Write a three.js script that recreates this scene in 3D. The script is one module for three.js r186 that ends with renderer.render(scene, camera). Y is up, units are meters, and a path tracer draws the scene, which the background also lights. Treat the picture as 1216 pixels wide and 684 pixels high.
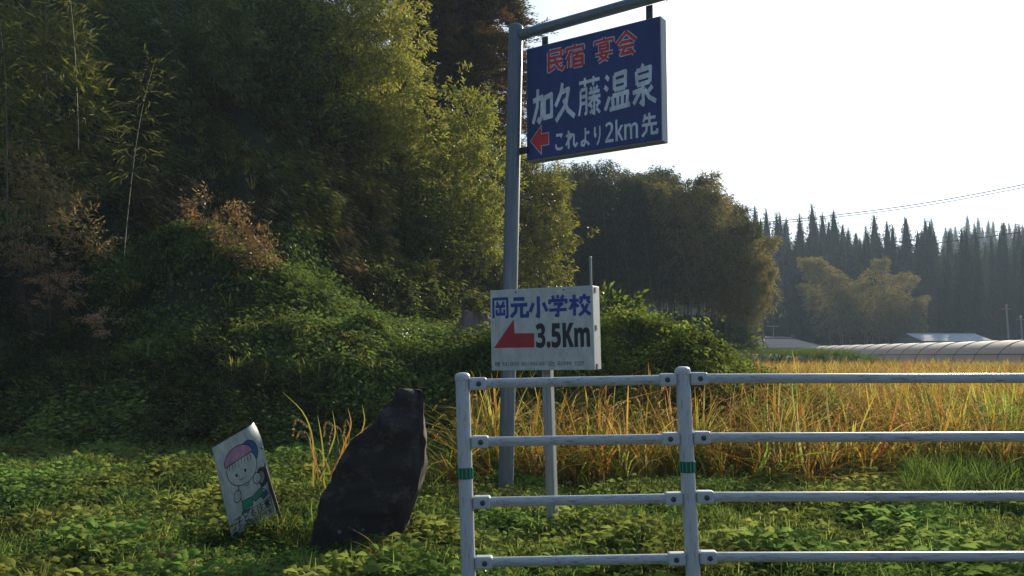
import * as THREE from 'three';
import { mergeGeometries } from 'three/addons/utils/BufferGeometryUtils.js';
import { RoundedBoxGeometry } from 'three/addons/geometries/RoundedBoxGeometry.js';
import { createNoise2D, createNoise3D } from 'simplex-noise';

// ------------------------------------------------------------------ camera, sky, sun, exposure
const EYE = 1.2, FOCAL = 954, HORIZON = 415;           // metres; pixels of a 1216 x 684 picture
const PITCH = Math.atan((HORIZON - 342) / FOCAL);
const scene = new THREE.Scene();
const camera = new THREE.PerspectiveCamera(2 * Math.atan(342 / FOCAL) * 180 / Math.PI, 16 / 9, 0.1, 1500);
camera.position.set(0, EYE, 0);
camera.rotation.set(PITCH, 0, 0);
const renderer = new THREE.WebGLRenderer({ antialias: true });
renderer.toneMapping = THREE.LinearToneMapping;
renderer.toneMappingExposure = 1.65;
renderer.shadowMap.enabled = true;

const SUN = new THREE.Vector3(0.479, 0.373, -0.794).normalize();
const sun = new THREE.DirectionalLight(new THREE.Color().setRGB(1, 0.87, 0.66), 5);
sun.position.copy(SUN).multiplyScalar(120);
sun.castShadow = true;
sun.shadow.mapSize.set(4096, 4096);
Object.assign(sun.shadow.camera, { left: -60, right: 60, top: 60, bottom: -60, near: 1, far: 320 });
scene.add(sun, sun.target);
{
  const W = 1024, H = 512, data = new Float32Array(W * H * 4);
  const v = new THREE.Vector3();
  for (let j = 0; j < H; j++) for (let i = 0; i < W; i++) {
    const el = ((j + 0.5) / H - 0.5) * Math.PI, az = ((i + 0.5) / W - 0.5) * 2 * Math.PI;
    v.set(Math.cos(az) * Math.cos(el), Math.sin(el), Math.sin(az) * Math.cos(el));
    const ang = Math.acos(THREE.MathUtils.clamp(v.dot(SUN), -1, 1)) * 180 / Math.PI;
    const t = Math.pow(1 - Math.max(0, v.y), 3.2);       // 1 at the horizon
    const g1 = Math.exp(-ang / 13), g2 = Math.exp(-ang / 30);
    const o = (j * W + i) * 4;
    data[o] = 0.045 + 0.1 * t + 0.44 * g2 + 3.0 * g1;
    data[o + 1] = 0.09 + 0.115 * t + 0.61 * g2 + 2.85 * g1;
    data[o + 2] = 0.175 + 0.115 * t + 0.77 * g2 + 2.6 * g1;
    data[o + 3] = 1;
  }
  const tex = new THREE.DataTexture(data, W, H, THREE.RGBAFormat, THREE.FloatType);
  tex.mapping = THREE.EquirectangularReflectionMapping;
  tex.magFilter = tex.minFilter = THREE.LinearFilter;
  tex.needsUpdate = true;
  scene.background = tex;
  scene.environment = tex;
}
scene.fog = new THREE.FogExp2(new THREE.Color().setRGB(0.66, 0.84, 1.0), 0.0013);

// ------------------------------------------------------------------ helpers
const V = (x, y, z) => new THREE.Vector3(x, y, z);
function rng(seed) {
  let s = seed >>> 0;
  return () => { s = (s + 0x6d2b79f5) | 0; let t = Math.imul(s ^ (s >>> 15), 1 | s); t = (t + Math.imul(t ^ (t >>> 7), 61 | t)) ^ t; return ((t ^ (t >>> 14)) >>> 0) / 4294967296; };
}
const n2 = createNoise2D(rng(11)), n3 = createNoise3D(rng(23));
const sm = THREE.MathUtils.smoothstep, clamp = THREE.MathUtils.clamp, lerp = THREE.MathUtils.lerp;
// a point of the place that stands at a known distance: direction through a pixel of the 1216 x 684 picture, d metres ahead
function at(px, py, d) {
  const x = (px - 608) / FOCAL, y = -(py - 342) / FOCAL;
  const yy = y * Math.cos(PITCH) + Math.sin(PITCH), zz = Math.cos(PITCH) - y * Math.sin(PITCH);
  return V(x / zz * d, EYE + yy / zz * d, -d);
}
const taken = new Map();
function numbered(name) {
  const k = taken.get(name) ?? 0; taken.set(name, k + 1);
  return k ? `${name}_${String(k).padStart(3, '0')}` : name;
}
function shade(o) { o.traverse((m) => { if (m.isMesh) { m.castShadow = true; m.receiveShadow = true; } }); return o; }
function tag(o, label, category, group, kind) {
  if (label) o.userData.label = label;
  if (category) o.userData.category = category;
  if (group) o.userData.group = group;
  if (kind) o.userData.kind = kind;
  return o;
}
function thing(name, label, category, pos = V(0, 0, 0), group) {
  const o = new THREE.Group(); o.name = numbered(name); o.position.copy(pos); scene.add(o);
  return tag(o, label, category, group);
}
function mesh(name, geo, mat, parent = scene) {
  const m = new THREE.Mesh(geo, mat); m.name = parent === scene ? numbered(name) : name; m.castShadow = m.receiveShadow = true;
  parent.add(m); return m;
}
function copyOf(src, label, group) {
  const c = src.clone(); c.name = numbered(src.name.replace(/_\d{3}$/, '')); scene.add(c);
  c.userData = { ...src.userData };
  if (label) c.userData.label = label;
  if (group) c.userData.group = group;
  return c;
}
const std = (r, g, b, rough = 0.8, more = {}) => new THREE.MeshStandardMaterial({ color: new THREE.Color().setRGB(r, g, b), roughness: rough, ...more });
function leafMat(coat = 0.25, trans = 0.45, rgb = [1, 1, 1]) {
  return new THREE.MeshPhysicalMaterial({ color: new THREE.Color().setRGB(...rgb), vertexColors: true, roughness: 1, transmission: trans, thickness: 0, specularIntensity: coat, side: THREE.DoubleSide });
}
const glossMat = () => new THREE.MeshPhysicalMaterial({ vertexColors: true, roughness: 0.45, specularIntensity: 0.8, side: THREE.DoubleSide });   // waxy leaves that glint
// mesh builder with vertex colours
class MB {
  constructor() { this.p = []; this.c = []; this.i = []; }
  get n() { return this.p.length / 3; }
  v(a, c) { this.p.push(a.x, a.y, a.z); this.c.push(c[0], c[1], c[2]); return this.n - 1; }
  leaf(base, dir, side, len, wid, droop, c, fold = 0.25) {
    const up = V(0, 0, 0).crossVectors(side, dir).normalize();
    const mid = base.clone().addScaledVector(dir, len * 0.45).addScaledVector(up, -wid * fold);
    const L = base.clone().addScaledVector(dir, len * 0.4).addScaledVector(side, wid * 0.5);
    const R = base.clone().addScaledVector(dir, len * 0.4).addScaledVector(side, -wid * 0.5);
    const tip = base.clone().addScaledVector(dir, len); tip.y -= droop * len;
    const a = this.v(base, c), b = this.v(L, c), m = this.v(mid, c), r = this.v(R, c), t = this.v(tip, c);
    this.i.push(a, m, b, a, r, m, b, m, t, m, r, t);
  }
  ribbon(pts, wid, side, c0, c1 = c0) {
    let prev = null;
    pts.forEach((q, k) => {
      const f = k / (pts.length - 1), w = wid * (1 - Math.pow(f, 2.2)) * 0.5 + 0.0006;
      const c = [0, 1, 2].map((j) => lerp(c0[j], c1[j], f));
      const a = this.v(q.clone().addScaledVector(side, w), c), b = this.v(q.clone().addScaledVector(side, -w), c);
      if (prev) this.i.push(prev[0], prev[1], a, prev[1], b, a);
      prev = [a, b];
    });
  }
  tube(pts, r0, r1, seg, c) {
    let prev = null;
    const fr = V(0, 0, 0), s = V(0, 0, 0), u = V(0, 0, 0);
    pts.forEach((q, k) => {
      fr.copy(pts[Math.min(k + 1, pts.length - 1)]).sub(pts[Math.max(k - 1, 0)]).normalize();
      s.set(Math.abs(fr.y) > 0.9 ? 1 : 0, Math.abs(fr.y) > 0.9 ? 0 : 1, 0).cross(fr).normalize(); u.crossVectors(fr, s);
      const r = lerp(r0, r1, k / (pts.length - 1)), ring = [];
      for (let j = 0; j < seg; j++) {
        const a = j / seg * 2 * Math.PI;
        ring.push(this.v(q.clone().addScaledVector(s, Math.cos(a) * r).addScaledVector(u, Math.sin(a) * r), c));
      }
      if (prev) for (let j = 0; j < seg; j++) { const k2 = (j + 1) % seg; this.i.push(prev[j], ring[j], prev[k2], prev[k2], ring[j], ring[k2]); }
      prev = ring;
    });
  }
  geo() {
    const g = new THREE.BufferGeometry();
    g.setAttribute('position', new THREE.Float32BufferAttribute(this.p, 3));
    g.setAttribute('color', new THREE.Float32BufferAttribute(this.c, 3));
    g.setIndex(this.i); g.computeVertexNormals();
    return g;
  }
}
const vary = (r, c, k = 0.3) => { const f = 1 + (r() - 0.5) * 2 * k; return [c[0] * f * (1 + (r() - 0.5) * k * 0.6), c[1] * f, c[2] * f]; };
const randDir = (r, upMin = -1, upMax = 1) => { const y = lerp(upMin, upMax, r()), a = r() * 2 * Math.PI, s = Math.sqrt(Math.max(0, 1 - y * y)); return V(Math.cos(a) * s, y, Math.sin(a) * s); };
const sideOf = (d, r) => { const s = V(r() - 0.5, r() - 0.5, r() - 0.5).cross(d); return s.lengthSq() < 1e-6 ? V(1, 0, 0) : s.normalize(); };
const flatSide = (d) => { const s = V(0, 1, 0).cross(d); return s.lengthSq() < 1e-4 ? V(1, 0, 0) : s.normalize(); };
function scatter(name, geo, mat, list, parent = scene) {
  const m = new THREE.InstancedMesh(geo, mat, list.length), d = new THREE.Object3D(), c = new THREE.Color();
  list.forEach((q, k) => {
    d.position.copy(q.p); d.scale.setScalar(q.s ?? 1);
    d.rotation.set(q.rx ?? 0, q.ry ?? 0, q.rz ?? 0, 'XYZ'); d.updateMatrix(); m.setMatrixAt(k, d.matrix);
    m.setColorAt(k, c.setRGB(...(q.c ?? [1, 1, 1])));
  });
  m.name = parent === scene ? numbered(name) : name; m.castShadow = m.receiveShadow = true; m.userData.kind = 'stuff'; parent.add(m);
  return m;
}

// ------------------------------------------------------------------ terrain
function hillBase(x) {                                  // distance at which the wooded slope starts to rise
  if (x < -4.2) return lerp(11.2, 9.6, clamp((-4.2 - x) / 4, 0, 1));
  if (x < -3) return lerp(11.2, 12.6, (x + 4.2) / 1.2);
  if (x < -1.5) return lerp(12.6, 18, (x + 3) / 1.5);
  return lerp(18, 27, clamp((x + 1.5) / 3, 0, 1));
}
function softMin(a, b, k) { const h = clamp(0.5 + 0.5 * (b - a) / k, 0, 1); return lerp(b, a, h) - k * h * (1 - h); }
function height(x, z) {
  const d = -z;
  let h = 0.04 * n2(x * 0.8, d * 0.8) + 0.035 * n2(x * 2.1 + 9, d * 2.1) * sm(d, 2, 4) * (1 - sm(d, 9, 14));
  // bank with a ledge on top, running out into the field on the right
  const foot = 8.6 + 0.5 * n2(x * 0.45, 3), hb = 1.24 + 0.13 * n2(x * 0.6, d * 0.6) - 0.3 * sm(-x, 3.2, 5) + 0.28 * Math.exp(-((x - 1.9) ** 2) / 0.9 - ((d - 13) ** 2) / 6);
  let bank = hb * sm(d, foot, foot + 2.7) + 0.12 * n2(x * 1.3, d * 1.3) * sm(d, foot, foot + 0.8);
  const run = 1 - sm(x + 0.18 * (d - 12), 1.5, 5.0);
  const backFall = 1 - sm(d, 16, 22) * sm(x, 0.5, 3);
  h += bank * (x > 0.5 ? run * backFall : 1);
  // the wooded hill
  const s1 = (d - hillBase(x)) * lerp(0.78, 0.42, sm(x, -4.4, -2.6)), s2 = (2.5 - x) * 1.0 + Math.min(0, 30 - d) * 0.3 + 0.1;
  const s = softMin(s1, s2, 1.2);
  if (s > -0.6) { const k = Math.max(0, s + 0.1 * n2(x * 0.5, d * 0.5)); h += lerp(0.85, 1.2, sm(-x, 2, 5.5)) * Math.min(k, 7.5) + 0.35 * Math.max(0, Math.min(k, 20) - 7.5); }
  // leafy spur running down from the slope to the ledge
  { const ax = -4.7, ad = 12.2, bx = -1.9, bd = 13.4, t = clamp(((x - ax) * (bx - ax) + (d - ad) * (bd - ad)) / ((bx - ax) ** 2 + (bd - ad) ** 2), 0, 1), q = Math.hypot(x - lerp(ax, bx, t), d - lerp(ad, bd, t)); h = Math.max(h, lerp(2.75, 1.3, t) * Math.exp(-q * q / 0.9) + h * (1 - Math.exp(-q * q / 0.9)) + 0.05 * n2(x * 2, d * 2)); }
  // field and plain
  if (x > 3) h += 0.05 * sm(d, 10, 34) * sm(x, 3, 6);
  const emb = sm(d, 34.6, 37) * (1 - sm(d, 44, 54)) * sm(x, 2, 5) * (1 - sm(x, 15, 19));
  h += 0.85 * emb;
  h -= 0.8 * sm(d, 52, 70) * sm(x, 4, 10);
  // the cedar hill beyond
  const ridge = lerp(14, 8, sm(x / d, 0.36, 0.56));
  h += Math.min(ridge, 0.42 * Math.max(0, d - 96)) * sm(d, 94, 102);
  h += 29 * sm(d, 190, 310);
  return h;
}
const groundTex = (() => {
  const N = 512, data = new Uint8Array(N * N * 4);
  for (let j = 0; j < N; j++) for (let i = 0; i < N; i++) {
    const a = i / N * 2 * Math.PI, b = j / N * 2 * Math.PI, R = 0.9;
    const q = (f, o) => n3(Math.cos(a) * R * f + o, Math.sin(a) * R * f + Math.cos(b) * R * f, Math.sin(b) * R * f + o);
    const f = 0.5 + 0.25 * q(2, 1) + 0.2 * q(7, 5) + 0.2 * q(20, 2), g = 0.5 + 0.5 * q(3, 8);
    const o = (j * N + i) * 4;
    data[o] = clamp(60 + 70 * f - 20 * g, 0, 255); data[o + 1] = clamp(62 + 60 * f, 0, 255); data[o + 2] = clamp(34 + 34 * f - 10 * g, 0, 255); data[o + 3] = 255;
  }
  const t = new THREE.DataTexture(data, N, N); t.colorSpace = THREE.SRGBColorSpace; t.wrapS = t.wrapT = THREE.RepeatWrapping; t.magFilter = THREE.LinearFilter; t.needsUpdate = true;
  return t;
})();
{
  const xs = [], ds = [];
  for (let k = -170; k <= 190; k++) { const t = k / 100; xs.push(Math.sign(t) * (Math.abs(t) * 8 + Math.pow(Math.abs(t), 5) * 9)); }
  for (let k = 0; k <= 260; k++) { const t = k / 260; ds.push(-9 + 40 * t + 360 * Math.pow(t, 5)); }
  const pos = [], uv = [], idx = [];
  const col = [];
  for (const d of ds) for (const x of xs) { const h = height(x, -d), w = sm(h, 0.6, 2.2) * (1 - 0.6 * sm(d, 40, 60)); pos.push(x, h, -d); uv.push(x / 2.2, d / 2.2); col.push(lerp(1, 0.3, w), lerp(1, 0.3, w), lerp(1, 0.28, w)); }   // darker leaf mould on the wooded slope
  const nx = xs.length;
  for (let j = 0; j + 1 < ds.length; j++) for (let i = 0; i + 1 < nx; i++) { const a = j * nx + i; idx.push(a, a + 1, a + nx, a + 1, a + nx + 1, a + nx); }
  const g = new THREE.BufferGeometry();
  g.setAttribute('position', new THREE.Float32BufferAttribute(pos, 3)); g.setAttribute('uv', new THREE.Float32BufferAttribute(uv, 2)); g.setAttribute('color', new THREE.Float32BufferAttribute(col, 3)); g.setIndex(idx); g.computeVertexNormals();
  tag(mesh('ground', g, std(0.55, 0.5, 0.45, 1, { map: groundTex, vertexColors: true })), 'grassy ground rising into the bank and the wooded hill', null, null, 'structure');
}
const onGround = (x, d, lift = 0) => V(x, height(x, -d) + lift, -d);
function normalAt(x, d) { const e = 0.15; return V(height(x - e, -d) - height(x + e, -d), 2 * e, height(x, -d - e) - height(x, -d + e)).multiply(V(1, 1, -1)).normalize(); }

// farm road on its low embankment, seen over the rice
{
  const pts = [V(4, 0, -38.6), V(9, 0, -38.8), V(13, 0, -40), V(16, 0, -45), V(18, 0, -52), V(20, 0, -64)];
  const curve = new THREE.CatmullRomCurve3(pts), pos = [], idx = [], N = 60, Wd = 1.4;
  for (let k = 0; k <= N; k++) {
    const p = curve.getPoint(k / N), t = curve.getTangent(k / N), s = V(-t.z, 0, t.x).normalize();
    const y = Math.max(height(p.x, p.z), height(p.x + s.x * Wd, p.z + s.z * Wd), height(p.x - s.x * Wd, p.z - s.z * Wd)) + 0.03;
    for (const [e, dy] of [[-Wd, -0.3], [-Wd, 0], [Wd, 0], [Wd, -0.3]]) pos.push(p.x + s.x * e, y + dy, p.z + s.z * e);
  }
  for (let k = 0; k < N; k++) for (let j = 0; j < 3; j++) { const a = k * 4 + j; idx.push(a, a + 1, a + 4, a + 1, a + 5, a + 4); }
  const g = new THREE.BufferGeometry(); g.setAttribute('position', new THREE.Float32BufferAttribute(pos, 3)); g.setIndex(idx); g.computeVertexNormals();
  tag(mesh('road', g, std(0.22, 0.21, 0.2, 0.9, { side: THREE.DoubleSide })), 'narrow grey farm road behind the rice field', null, null, 'structure');
}

// ------------------------------------------------------------------ leaf clumps (unit geometries)
function weedClump(seed, n, len, wid, cols, spread = 0.09, tall = 0.12) {
  const r = rng(seed), b = new MB();
  for (let k = 0; k < n; k++) {
    const a = r() * 6.283, q = Math.sqrt(r()) * spread, base = V(Math.cos(a) * q, r() * r() * tall + 0.01, Math.sin(a) * q), dir = randDir(r, -0.1, 0.95), L = len * (0.6 + 0.8 * r());
    b.leaf(base, dir, r() < 0.45 ? flatSide(dir) : sideOf(dir, r), L, L * wid, 0.25, vary(r, cols[Math.floor(r() * cols.length)], 0.35));
  }
  return b.geo();
}
function grassTuft(seed, n, len, cols, wid = 0.007, lean = 0.6) {
  const r = rng(seed), b = new MB();
  for (let k = 0; k < n; k++) {
    const a = r() * 6.283, o = V(Math.cos(a), 0, Math.sin(a)), base = o.clone().multiplyScalar(r() * 0.05), L = len * (0.5 + 0.7 * r()), bend = lean * (0.3 + r());
    const pts = [0, 0.35, 0.7, 1].map((f) => base.clone().add(V(o.x * bend * L * f * f, L * f * (1 - 0.25 * bend * f), o.z * bend * L * f * f)));
    const c = vary(r, cols[Math.floor(r() * cols.length)], 0.3);
    b.ribbon(pts, wid, V(-o.z, 0, o.x), c);
  }
  return b.geo();
}
function sprayClump(seed, n, len, wid, cols, twig = 0.3, droop = 0.5) {   // a twig with leaves along it, tip outward along +z
  const r = rng(seed), b = new MB();
  for (let t = 0; t < 3; t++) {
    const dir = V((r() - 0.5) * 1.3, (r() - 0.35) * 0.9, 0.6 + r() * 0.6).normalize();
    for (let k = 0; k < n / 3; k++) {
      const f = r(), base = dir.clone().multiplyScalar(twig * f); base.y -= droop * 0.3 * twig * f * f;
      const ld = dir.clone().add(randDir(r).multiplyScalar(0.95)).normalize(); ld.y -= droop * 0.5; ld.normalize();
      b.leaf(base, ld, sideOf(ld, r), len * (0.6 + 0.7 * r()), wid * (0.7 + 0.6 * r()), 0.15, vary(r, cols[Math.floor(r() * cols.length)], 0.3));
    }
  }
  return b.geo();
}
const GREEN = [[0.19, 0.265, 0.055], [0.255, 0.315, 0.075], [0.115, 0.175, 0.04]];
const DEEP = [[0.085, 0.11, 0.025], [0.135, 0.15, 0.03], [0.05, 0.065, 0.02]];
const YELL = [[0.32, 0.32, 0.06], [0.23, 0.27, 0.055], [0.38, 0.33, 0.075]];
const BAMB = [[0.15, 0.175, 0.04], [0.21, 0.21, 0.05], [0.105, 0.135, 0.032]];
const DRY = [[0.27, 0.16, 0.07], [0.19, 0.11, 0.05], [0.34, 0.22, 0.1]];
const matWeed = leafMat(0, 0.5), matHill = leafMat(0, 0.45), matBush = leafMat(0, 0.5), matDry = leafMat(0, 0.4), matFar = leafMat(0, 0.4), matGloss = glossMat();

// ------------------------------------------------------------------ ground cover near the camera
{
  const r = rng(101), L = [[], [], [], []], grass = [[], []];
  const kinds = [weedClump(1, 18, 0.024, 0.55, GREEN, 0.075, 0.08), weedClump(2, 14, 0.046, 0.5, GREEN, 0.085, 0.14), weedClump(3, 20, 0.018, 0.7, [...GREEN, [0.16, 0.24, 0.04]], 0.075, 0.05), weedClump(4, 16, 0.045, 0.16, [...GREEN, YELL[1]], 0.075, 0.1)];
  const inRice = (x, d) => x > -0.6 && d > 6.7 + 0.2 * n2(x * 1.5, 7) && d < 9.5;
  const trodden = (x, d) => (d > 4.2 && d < 4.98 && ((x > -1.95 && x < -1.3) || (x > -1.3 && x < -0.55)) ? 0.5 : 1);   // kept short in front of the leaning sign and the stone
  for (let k = 0; k < 92000; k++) {
    const d = 3.3 + Math.pow(r(), 0.9) * 6.2, x = lerp(-0.72, 0.72, r()) * d;
    if (inRice(x, d) && r() < 0.93) continue;
    const m = n2(x * 0.9, d * 0.9) + 0.5 * n2(x * 2.7, d * 2.7);
    if (m < -0.3 && r() < 0.75) continue;
    const t = Math.floor(clamp((n2(x * 0.6 + 20, d * 0.6) * 0.5 + 0.5) * 4 + (r() - 0.5) * 2.4, 0, 3.99));
    const tone = (0.85 + 0.35 * n2(x * 0.5, d * 0.5 + 30)) * (0.75 + 0.5 * r()), ye = clamp(0.5 + 0.8 * n2(x * 0.7 - 9, d * 0.7), 0, 1);
    L[t].push({ p: onGround(x, d, 0.0), s: (0.6 + 0.65 * r() + 0.45 * Math.max(0, m)) * trodden(x, d), rx: (r() - 0.5) * 0.5, ry: r() * 6.283, rz: (r() - 0.5) * 0.5, c: [tone * (0.8 + 0.4 * ye), tone, tone * 0.95] });
  }
  const shiny = L[0].filter((q, k) => k % 7 === 0); L[0] = L[0].filter((q, k) => k % 7);
  tag(scatter('weeds', kinds[0], matGloss, shiny), 'waxy weed leaves that glint among the ground cover', 'weeds', null, 'stuff');
  L.forEach((l, t) => tag(scatter('weeds', kinds[t], matWeed, l), ['low small-leaved weeds carpeting the ground in front', 'taller broad-leaved weeds in patches on the ground', 'tiny round-leaved ground cover between the weeds', 'narrow-leaved yellowish weeds among the ground cover'][t], 'weeds', null, 'stuff'));
  const tufts = [grassTuft(5, 16, 0.14, [...GREEN, [0.15, 0.21, 0.04]], 0.006), grassTuft(6, 12, 0.2, [...GREEN, YELL[1]], 0.007, 1.0)];
  for (let k = 0; k < 10000; k++) {
    const d = 3.4 + r() * 6, x = lerp(-0.72, 0.72, r()) * d;
    if (inRice(x, d) && r() < 0.85) continue;
    const m = n2(x * 0.55 + 50, d * 0.55);
    if (m < 0.0 && r() < 0.6) continue;
    const dry = n2(x * 1.3 - 40, d * 1.3) > 0.45;
    grass[r() < 0.75 ? 0 : 1].push({ p: onGround(x, d), s: (0.45 + 0.75 * r()) * trodden(x, d), ry: r() * 6.283, rx: (r() - 0.5) * 0.3, c: dry ? [1.5, 1.1, 1.1] : [1, 1, 1] });
  }
  grass.forEach((l, t) => tag(scatter('grass', tufts[t], matWeed, l), ['short green grass blades among the weeds', 'longer yellow-green grass tufts among the weeds'][t], 'grass', null, 'stuff'));
}

{
  const r = rng(151), b = new MB(), L = [];
  for (let k = 0; k < 4; k++) { const d = randDir(r, -0.1, 0.35); b.leaf(V((r() - 0.5) * 0.16, 0.02 + 0.03 * r(), (r() - 0.5) * 0.16), d, flatSide(d), 0.05 + 0.03 * r(), 0.02 + 0.012 * r(), 0.2, vary(r, [0.17, 0.125, 0.06], 0.35)); }
  for (let k = 0; k < 2000; k++) { const d = 3.4 + 6 * r(), x = lerp(-0.72, 0.72, r()) * d; if (n2(x * 0.8 - 15, d * 0.8) < -0.1) continue; L.push({ p: onGround(x, d, 0.015 + 0.04 * r()), ry: r() * 6.28, s: 0.7 + 0.6 * r() }); }
  tag(scatter('fallen_leaves', b.geo(), matDry, L), 'small brown fallen leaves lying among the weeds', 'fallen leaves', null, 'stuff');
}

// ------------------------------------------------------------------ cover of the bank, the ledge and the hill
{
  const r = rng(202);
  const kinds = [
    weedClump(21, 13, 0.058, 0.55, GREEN, 0.14, 0.16),            // leafy creeper
    sprayClump(22, 15, 0.17, 0.026, BAMB, 0.3, 0.6),             // bamboo grass
    weedClump(23, 13, 0.05, 0.5, [...DEEP, GREEN[2]], 0.14, 0.16),
    sprayClump(24, 15, 0.09, 0.03, DEEP, 0.28, 0.7),
    sprayClump(25, 14, 0.13, 0.018, DRY, 0.28, 0.8),             // dry stems and leaves
  ];
  const L = kinds.map(() => []);
  let made = 0;
  for (let k = 0; k < 700000 && made < 140000; k++) {
    const d = 8.6 + r() * 21, x = lerp(-15, 5.2, r());
    if (Math.abs(x) > 0.72 * d + 0.8) continue;
    const h = height(x, -d);
    if (h < 0.12) continue;
    if (Math.hypot(x + 0.58, d - 12.35) < 0.55 || (d < 12.6 && d > 11.7 && Math.abs(x + 0.56) < 0.3 && r() < 0.7)) continue;   // the stump stands clear
    const nn = normalAt(x, d), steep = 1 / Math.max(0.3, nn.y);
    const s = (d - hillBase(x)) * 0.6, onHill = s > 0.2 && x < 2.6;
    if (r() > steep * (onHill ? 0.55 : 0.36) * (x < -2 && d < 13.5 ? 1.6 : 1)) continue;
    const bump = Math.max(0, n3(x * 0.7, h * 0.7, d * 0.7) + 0.4 * n3(x * 1.9, h * 1.9, d * 1.9)) * (onHill ? 0.75 : 0.22);
    const low = d < 14.6 && h < 3;
    const lift = bump * (low ? 0.4 : 1) * (0.4 + 0.6 * r()) + (onHill && !low ? 0.3 * r() : 0.24 * r() * r());
    const p = V(x, h, -d).addScaledVector(nn, lift);
    const m = n3(x * 0.45 + 7, h * 0.45, d * 0.45) + (r() - 0.5) * 0.7;
    let t;
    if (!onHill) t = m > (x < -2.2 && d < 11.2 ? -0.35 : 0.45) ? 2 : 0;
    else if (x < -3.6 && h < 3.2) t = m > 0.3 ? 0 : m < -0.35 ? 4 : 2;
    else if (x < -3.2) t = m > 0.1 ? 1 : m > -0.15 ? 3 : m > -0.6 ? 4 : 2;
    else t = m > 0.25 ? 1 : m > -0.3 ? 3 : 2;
    const spur = h > 1.15 && h < 3 && x > -5 && x < -1.6 && d > 11.2 && d < 14.6;
    if (spur) t = r() < 0.85 ? 0 : 2;
    const tone = (0.8 + 0.3 * n3(x * 0.9, h * 0.9, d * 0.9)) * (0.7 + 0.6 * r());
    const az = Math.atan2(nn.x, nn.z) + (r() - 0.5) * 2.4, flat = t === 0 || t === 2;
    const tilt = flat ? Math.acos(clamp(nn.y, -1, 1)) : 0;
    L[t].push(flat ? { p, s: 0.75 + 0.7 * r(), rx: nn.z * tilt + (r() - 0.5) * 0.6, rz: -nn.x * tilt + (r() - 0.5) * 0.6, ry: 0, c: [tone * (x > 0.2 && !onHill ? 1.2 : 1), tone * (x > 0.2 && !onHill ? 1.1 : 1), tone] }
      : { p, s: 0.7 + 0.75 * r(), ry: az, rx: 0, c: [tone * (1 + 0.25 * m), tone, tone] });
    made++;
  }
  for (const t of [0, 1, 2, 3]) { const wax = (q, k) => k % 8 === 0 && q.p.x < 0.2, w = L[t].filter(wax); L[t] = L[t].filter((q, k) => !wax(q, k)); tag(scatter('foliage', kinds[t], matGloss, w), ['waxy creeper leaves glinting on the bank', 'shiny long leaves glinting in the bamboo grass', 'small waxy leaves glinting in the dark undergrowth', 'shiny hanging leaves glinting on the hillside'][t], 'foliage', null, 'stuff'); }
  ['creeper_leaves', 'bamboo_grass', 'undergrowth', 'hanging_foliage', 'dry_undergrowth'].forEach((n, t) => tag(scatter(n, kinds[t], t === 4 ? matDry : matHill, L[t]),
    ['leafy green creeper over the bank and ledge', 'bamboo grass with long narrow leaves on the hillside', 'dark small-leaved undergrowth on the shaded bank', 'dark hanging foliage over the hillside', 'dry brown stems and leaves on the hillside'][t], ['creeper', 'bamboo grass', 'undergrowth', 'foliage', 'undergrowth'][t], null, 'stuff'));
  const tuft = grassTuft(26, 14, 0.22, [...YELL, ...GREEN], 0.009, 0.9), G = [];
  for (let k = 0; k < 2600; k++) {
    const d = 9.6 + r() * 6, x = lerp(-6, 4, r()), nn = normalAt(x, d);
    if (height(x, -d) < 0.5 || (nn.y < 0.75 && r() < 0.8)) continue;
    G.push({ p: onGround(x, d), s: 0.6 + 0.7 * r(), ry: r() * 6.283, c: n2(x, d) > 0.4 ? [1.7, 1.2, 1] : [1, 1, 1] });
  }
  tag(scatter('grass', tuft, matWeed, G), 'grass tufts along the top of the bank and ledge', 'grass', null, 'stuff');
}

// ------------------------------------------------------------------ shrubs, young bamboo and the cedar on the hill
function makeShrub(name, label, category, base, lumps, geo, mat, seed, per, tint, group) {
  const r = rng(seed), t = thing(name, label, category, base, group), list = [], st = new MB();
  for (const [cx, cy, cz, rx, ry] of lumps) {
    const c = V(cx, cy, cz);
    for (let k = 0; k < 2; k++) st.tube([V((r() - 0.5) * 0.3, -0.3, (r() - 0.5) * 0.3), c.clone().multiplyScalar(0.5).add(V((r() - 0.5) * 0.3, 0, (r() - 0.5) * 0.3)), c.clone().add(V((r() - 0.5) * rx, ry * 0.7, (r() - 0.5) * rx))], 0.014, 0.004, 5, [0.06, 0.045, 0.03]);
    const n = Math.round(per * rx * rx * ry);
    for (let k = 0; k < n; k++) {
      const d = randDir(r), q = Math.pow(r(), 0.45), w = 1 + 0.35 * n3(d.x * 1.7 + cx, d.y * 1.7 + cy, d.z * 1.7 + seed);
      const p = V(c.x + d.x * rx * q * w, c.y + d.y * ry * q * w, c.z + d.z * rx * q * w);
      if (n3(p.x * 1.6 + seed, p.y * 1.6, p.z * 1.6) < -0.28) continue;
      const tone = 0.85 + 0.3 * r();
      list.push({ p, s: 0.7 + 0.6 * r(), ry: Math.atan2(d.x, d.z) + (r() - 0.5) * 1.4, rx: -0.35 - 0.6 * r() - d.y * 0.4, c: [tint[0] * tone, tint[1] * tone, tint[2] * tone] });
    }
  }
  mesh('stem', st.geo(), std(1, 1, 1, 0.9, { vertexColors: true }), t);
  scatter('foliage', geo, mat, list.filter((q, k) => k % 5), t);
  scatter('waxy_foliage', geo, matGloss, list.filter((q, k) => k % 5 === 0), t);
  return t;
}
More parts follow.
